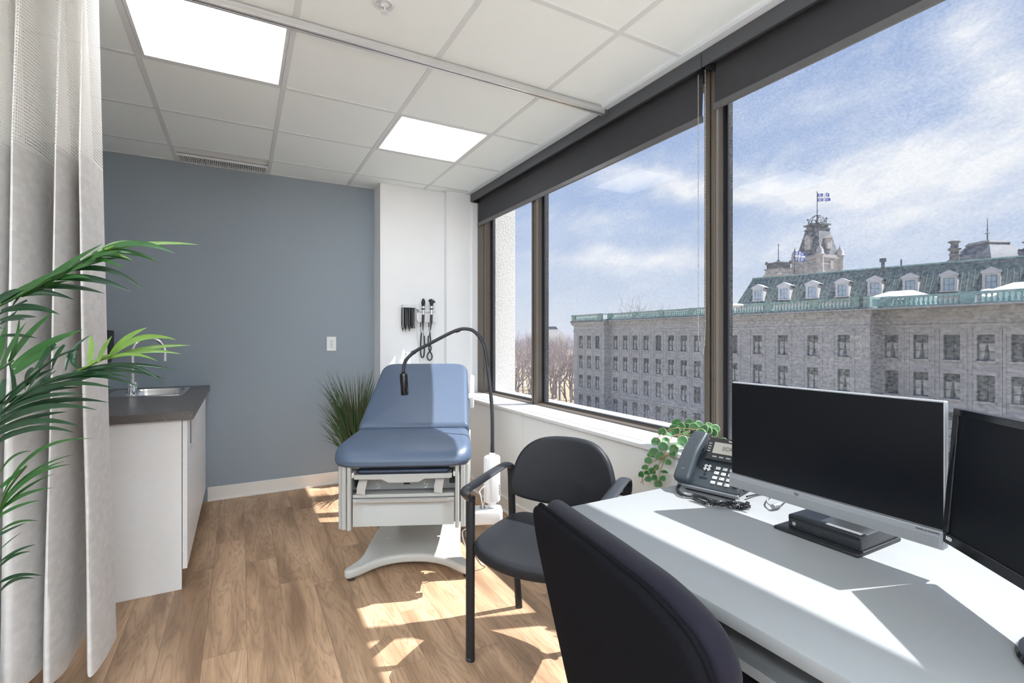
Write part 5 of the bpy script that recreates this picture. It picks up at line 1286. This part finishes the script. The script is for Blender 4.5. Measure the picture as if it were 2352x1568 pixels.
for px, lb in ((2192.5, 'tall ornate stone chimney left of the domed roof'), (2364, 'ornate chimney cut by the right edge of the view')):
    yo = 0 if px < 2300 else -8
    ctr = at(px, 600, 104); t = thing('chimney', lb, 'chimney', (ctr.x, ctr.y, 0), -YAW)
    b = MB(); b.lathe([(r*.86, z) for r, z in ((.95, GZ), (.95, zd(586)), (1.15, zd(584)), (.85, zd(581)), (.8, zd(577)), (1.25, zd(574)), (1.35, zd(571)), (.85, zd(568)), (.7, zd(560)), (.95, zd(558)), (1.3, zd(556)), (1.2, zd(554)), (.7, zd(552)), (.4, zd(550)), (.1, zd(549)))], 8); b.build('stack', 'slate', t, smooth=20)
# ---- bare trees
def tree(name_, h, seed, m, spread=.5, levels=5, n0=3, tw=1.0):
    r = random.Random(seed); b = MB()
    def grow(p, d, L, rad, lev):
        pts = [p]; dd = d.copy(); n = 3
        for k in range(n): dd = (dd+Vector((r.uniform(-.18, .18), r.uniform(-.18, .18), r.uniform(-.02, .14)))).normalized(); pts.append(pts[-1]+dd*L/n)
        r1 = rad*.68; b.tube(pts, [rad+(r1-rad)*k/n for k in range(n+1)], 4 if lev > 1 else 3, cap=False)
        if lev == 0: return
        for k in range(r.choice([2, 3, 3]) if lev < levels else n0+1):
            q_ = pts[r.choice([2, 3, 3])]; ax = Vector((r.uniform(-1, 1), r.uniform(-1, 1), r.uniform(-.3, .3))).normalized()
            nd = (dd+ax*spread*r.uniform(.6, 1.5)).normalized(); nd.z = max(nd.z, -.05)
            grow(q_, nd.normalized(), L*r.uniform(.62, .85), r1*.72, lev-1)
    grow(Vector((0, 0, 0)), Vector((0, 0, 1)), h*.28, h*.022*tw, levels)
    return b.build(name_, m, None, smooth=80)
def place(src, x, y, z, s, rz, label, grp=None):
    if src.get('used'): o = src.copy(); COL.objects.link(o)
    else: o = src; src['used'] = 1
    o.location = (x, y, z); o.scale = (s, s, s); o.rotation_euler = (0, 0, rz); return tag(o, label, 'tree', grp)
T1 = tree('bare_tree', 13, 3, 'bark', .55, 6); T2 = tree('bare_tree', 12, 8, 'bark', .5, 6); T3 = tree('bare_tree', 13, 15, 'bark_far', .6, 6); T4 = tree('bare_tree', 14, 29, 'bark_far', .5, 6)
place(T1, *onz(1302, 938, GZ).xy, GZ, .95, 0, 'dark bare tree with forked trunk on the lawn beside the stone building')
place(T2, *onz(1272, 918, GZ).xy, GZ, .95, 1, 'slimmer bare tree left of the forked one on the lawn')
p = at(1490, 760, 118); place(T2, p.x, p.y, GZ, 2.62, 2, 'bare tree crown showing above the roof balustrade')
rt = random.Random(9)
for k in range(60):
    px = rt.uniform(1186, 1330); d = 125+rt.random()**1.3*330; p = at(px, 773, d)
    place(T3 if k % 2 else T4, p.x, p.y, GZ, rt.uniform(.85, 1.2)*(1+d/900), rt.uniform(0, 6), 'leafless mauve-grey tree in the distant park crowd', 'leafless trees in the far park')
T5 = tree('bare_sapling', 9, 44, 'bark', .33, 4, 3, .7); T6 = tree('bare_sapling', 9, 52, 'bark', .38, 4, 3, .7)
for k, (px, d, s_) in enumerate(((1400, 78, .8), (1478, 70, 1.0), (1500, 66, .9), (1520, 64, 1.1), (1545, 62, 1.0), (1570, 60, 1.15), (1590, 58, 1.05), (1375, 84, .7), (1440, 74, .8))):
    p = at(px, 900, d); place(T5 if k % 2 else T6, p.x, p.y, GZ, s_*.95, k*1.3, 'slender bare sapling before the ground-floor windows of the stone building', 'saplings in front of the stone building')
# shrubs
def shrub(name, r, seed, n=900):
    q = random.Random(seed); b = MB()
    for k in range(n):
        a, e = q.uniform(0, 6.28), q.uniform(0, 1.3); rr = r*q.uniform(.55, 1.0); c = Vector((rr*cos(a)*cos(e), rr*sin(a)*cos(e), rr*sin(e)*1.1)); s = r*.06
        x = Vector((q.uniform(-1, 1), q.uniform(-1, 1), q.uniform(-1, 1))).normalized()*s*2.2; y = x.cross(Vector((q.uniform(-1, 1), q.uniform(-1, 1), q.uniform(-1, 1)))).normalized()*s*.7
        b.add([c-x, c+y, c+x, c-y], [(0, 1, 2, 3)])
    b.tube([(0, 0, 0), (0, 0, r*.8)], r*.05, 5); return b.build(name, 'shrub', smooth=0)
for k, (px, py, d, r, lb) in enumerate(((1345, 948, 92, 3.4, 'large green bush at the left corner of the stone building'), (1300, 950, 98, 2.6, 'green bush below the forked bare tree'), (1262, 950, 104, 2.6, 'green bush at the window ledge line, leftmost in the middle pane'), (1375, 960, 86, 2.2, 'lower green bush right of the large one'), (1215, 930, 112, 4.2, 'dark evergreen bush seen through the narrow left pane'))):
    p = at(px, py, d); o = shrub('evergreen_bush', r, 60+k); o.location = (p.x, p.y, GZ); tag(o, lb, 'bush')
# far ridge and distant buildings
b = MB(); n = 60; rh = random.Random(2); pts = []
for k in range(n+1):
    azd = radians(22+k*1.1); d = 900; pts.append((d*sin(azd), d*cos(azd), 10+4*sin(k*.7)+3*rh.random()))
vs = []
for x, y, z in pts: vs += [(x*.75, y*.75, GZ), (x*.9, y*.9, z*.5), (x, y, z), (x*1.3, y*1.3, z)]
b.add(vs, [(4*k+j, 4*k+4+j, 4*k+5+j, 4*k+1+j) for k in range(n) for j in range(3)])
tag(b.build('wooded_ridge', 'hill', smooth=80), 'low wooded ridge along the horizon', 'hill', kind='structure')
for px, py, d, w, h, lb in ((1268, 762, 520, 20, 7, 'distant white-roofed house among the trees'), (1287, 766, 480, 8, 6, 'small distant white house right of the larger one'), (1262, 752, 800, 26, 6, 'long low building on the horizon ridge')):
    p = at(px, py, d); tt = thing('distant_house', lb, 'house', (p.x, p.y, p.z-6), -YAW)
    MB().box(-w/2, w/2, -5, 5, -8, h-3).build('wall', 'stone_trim' if d > 600 else 'wall_white', tt, smooth=0)
    MB().prism([(-w/2-.6, h-3), (w/2+.6, h-3), (w/2-3, h+1.5), (-w/2+3, h+1.5)], -6, 6, Matrix(((1,0,0,0),(0,0,-1,0),(0,1,0,0),(0,0,0,1)))).build('roof', 'snow' if d < 600 else 'hill', tt, smooth=0)
bpy.context.view_layer.update()
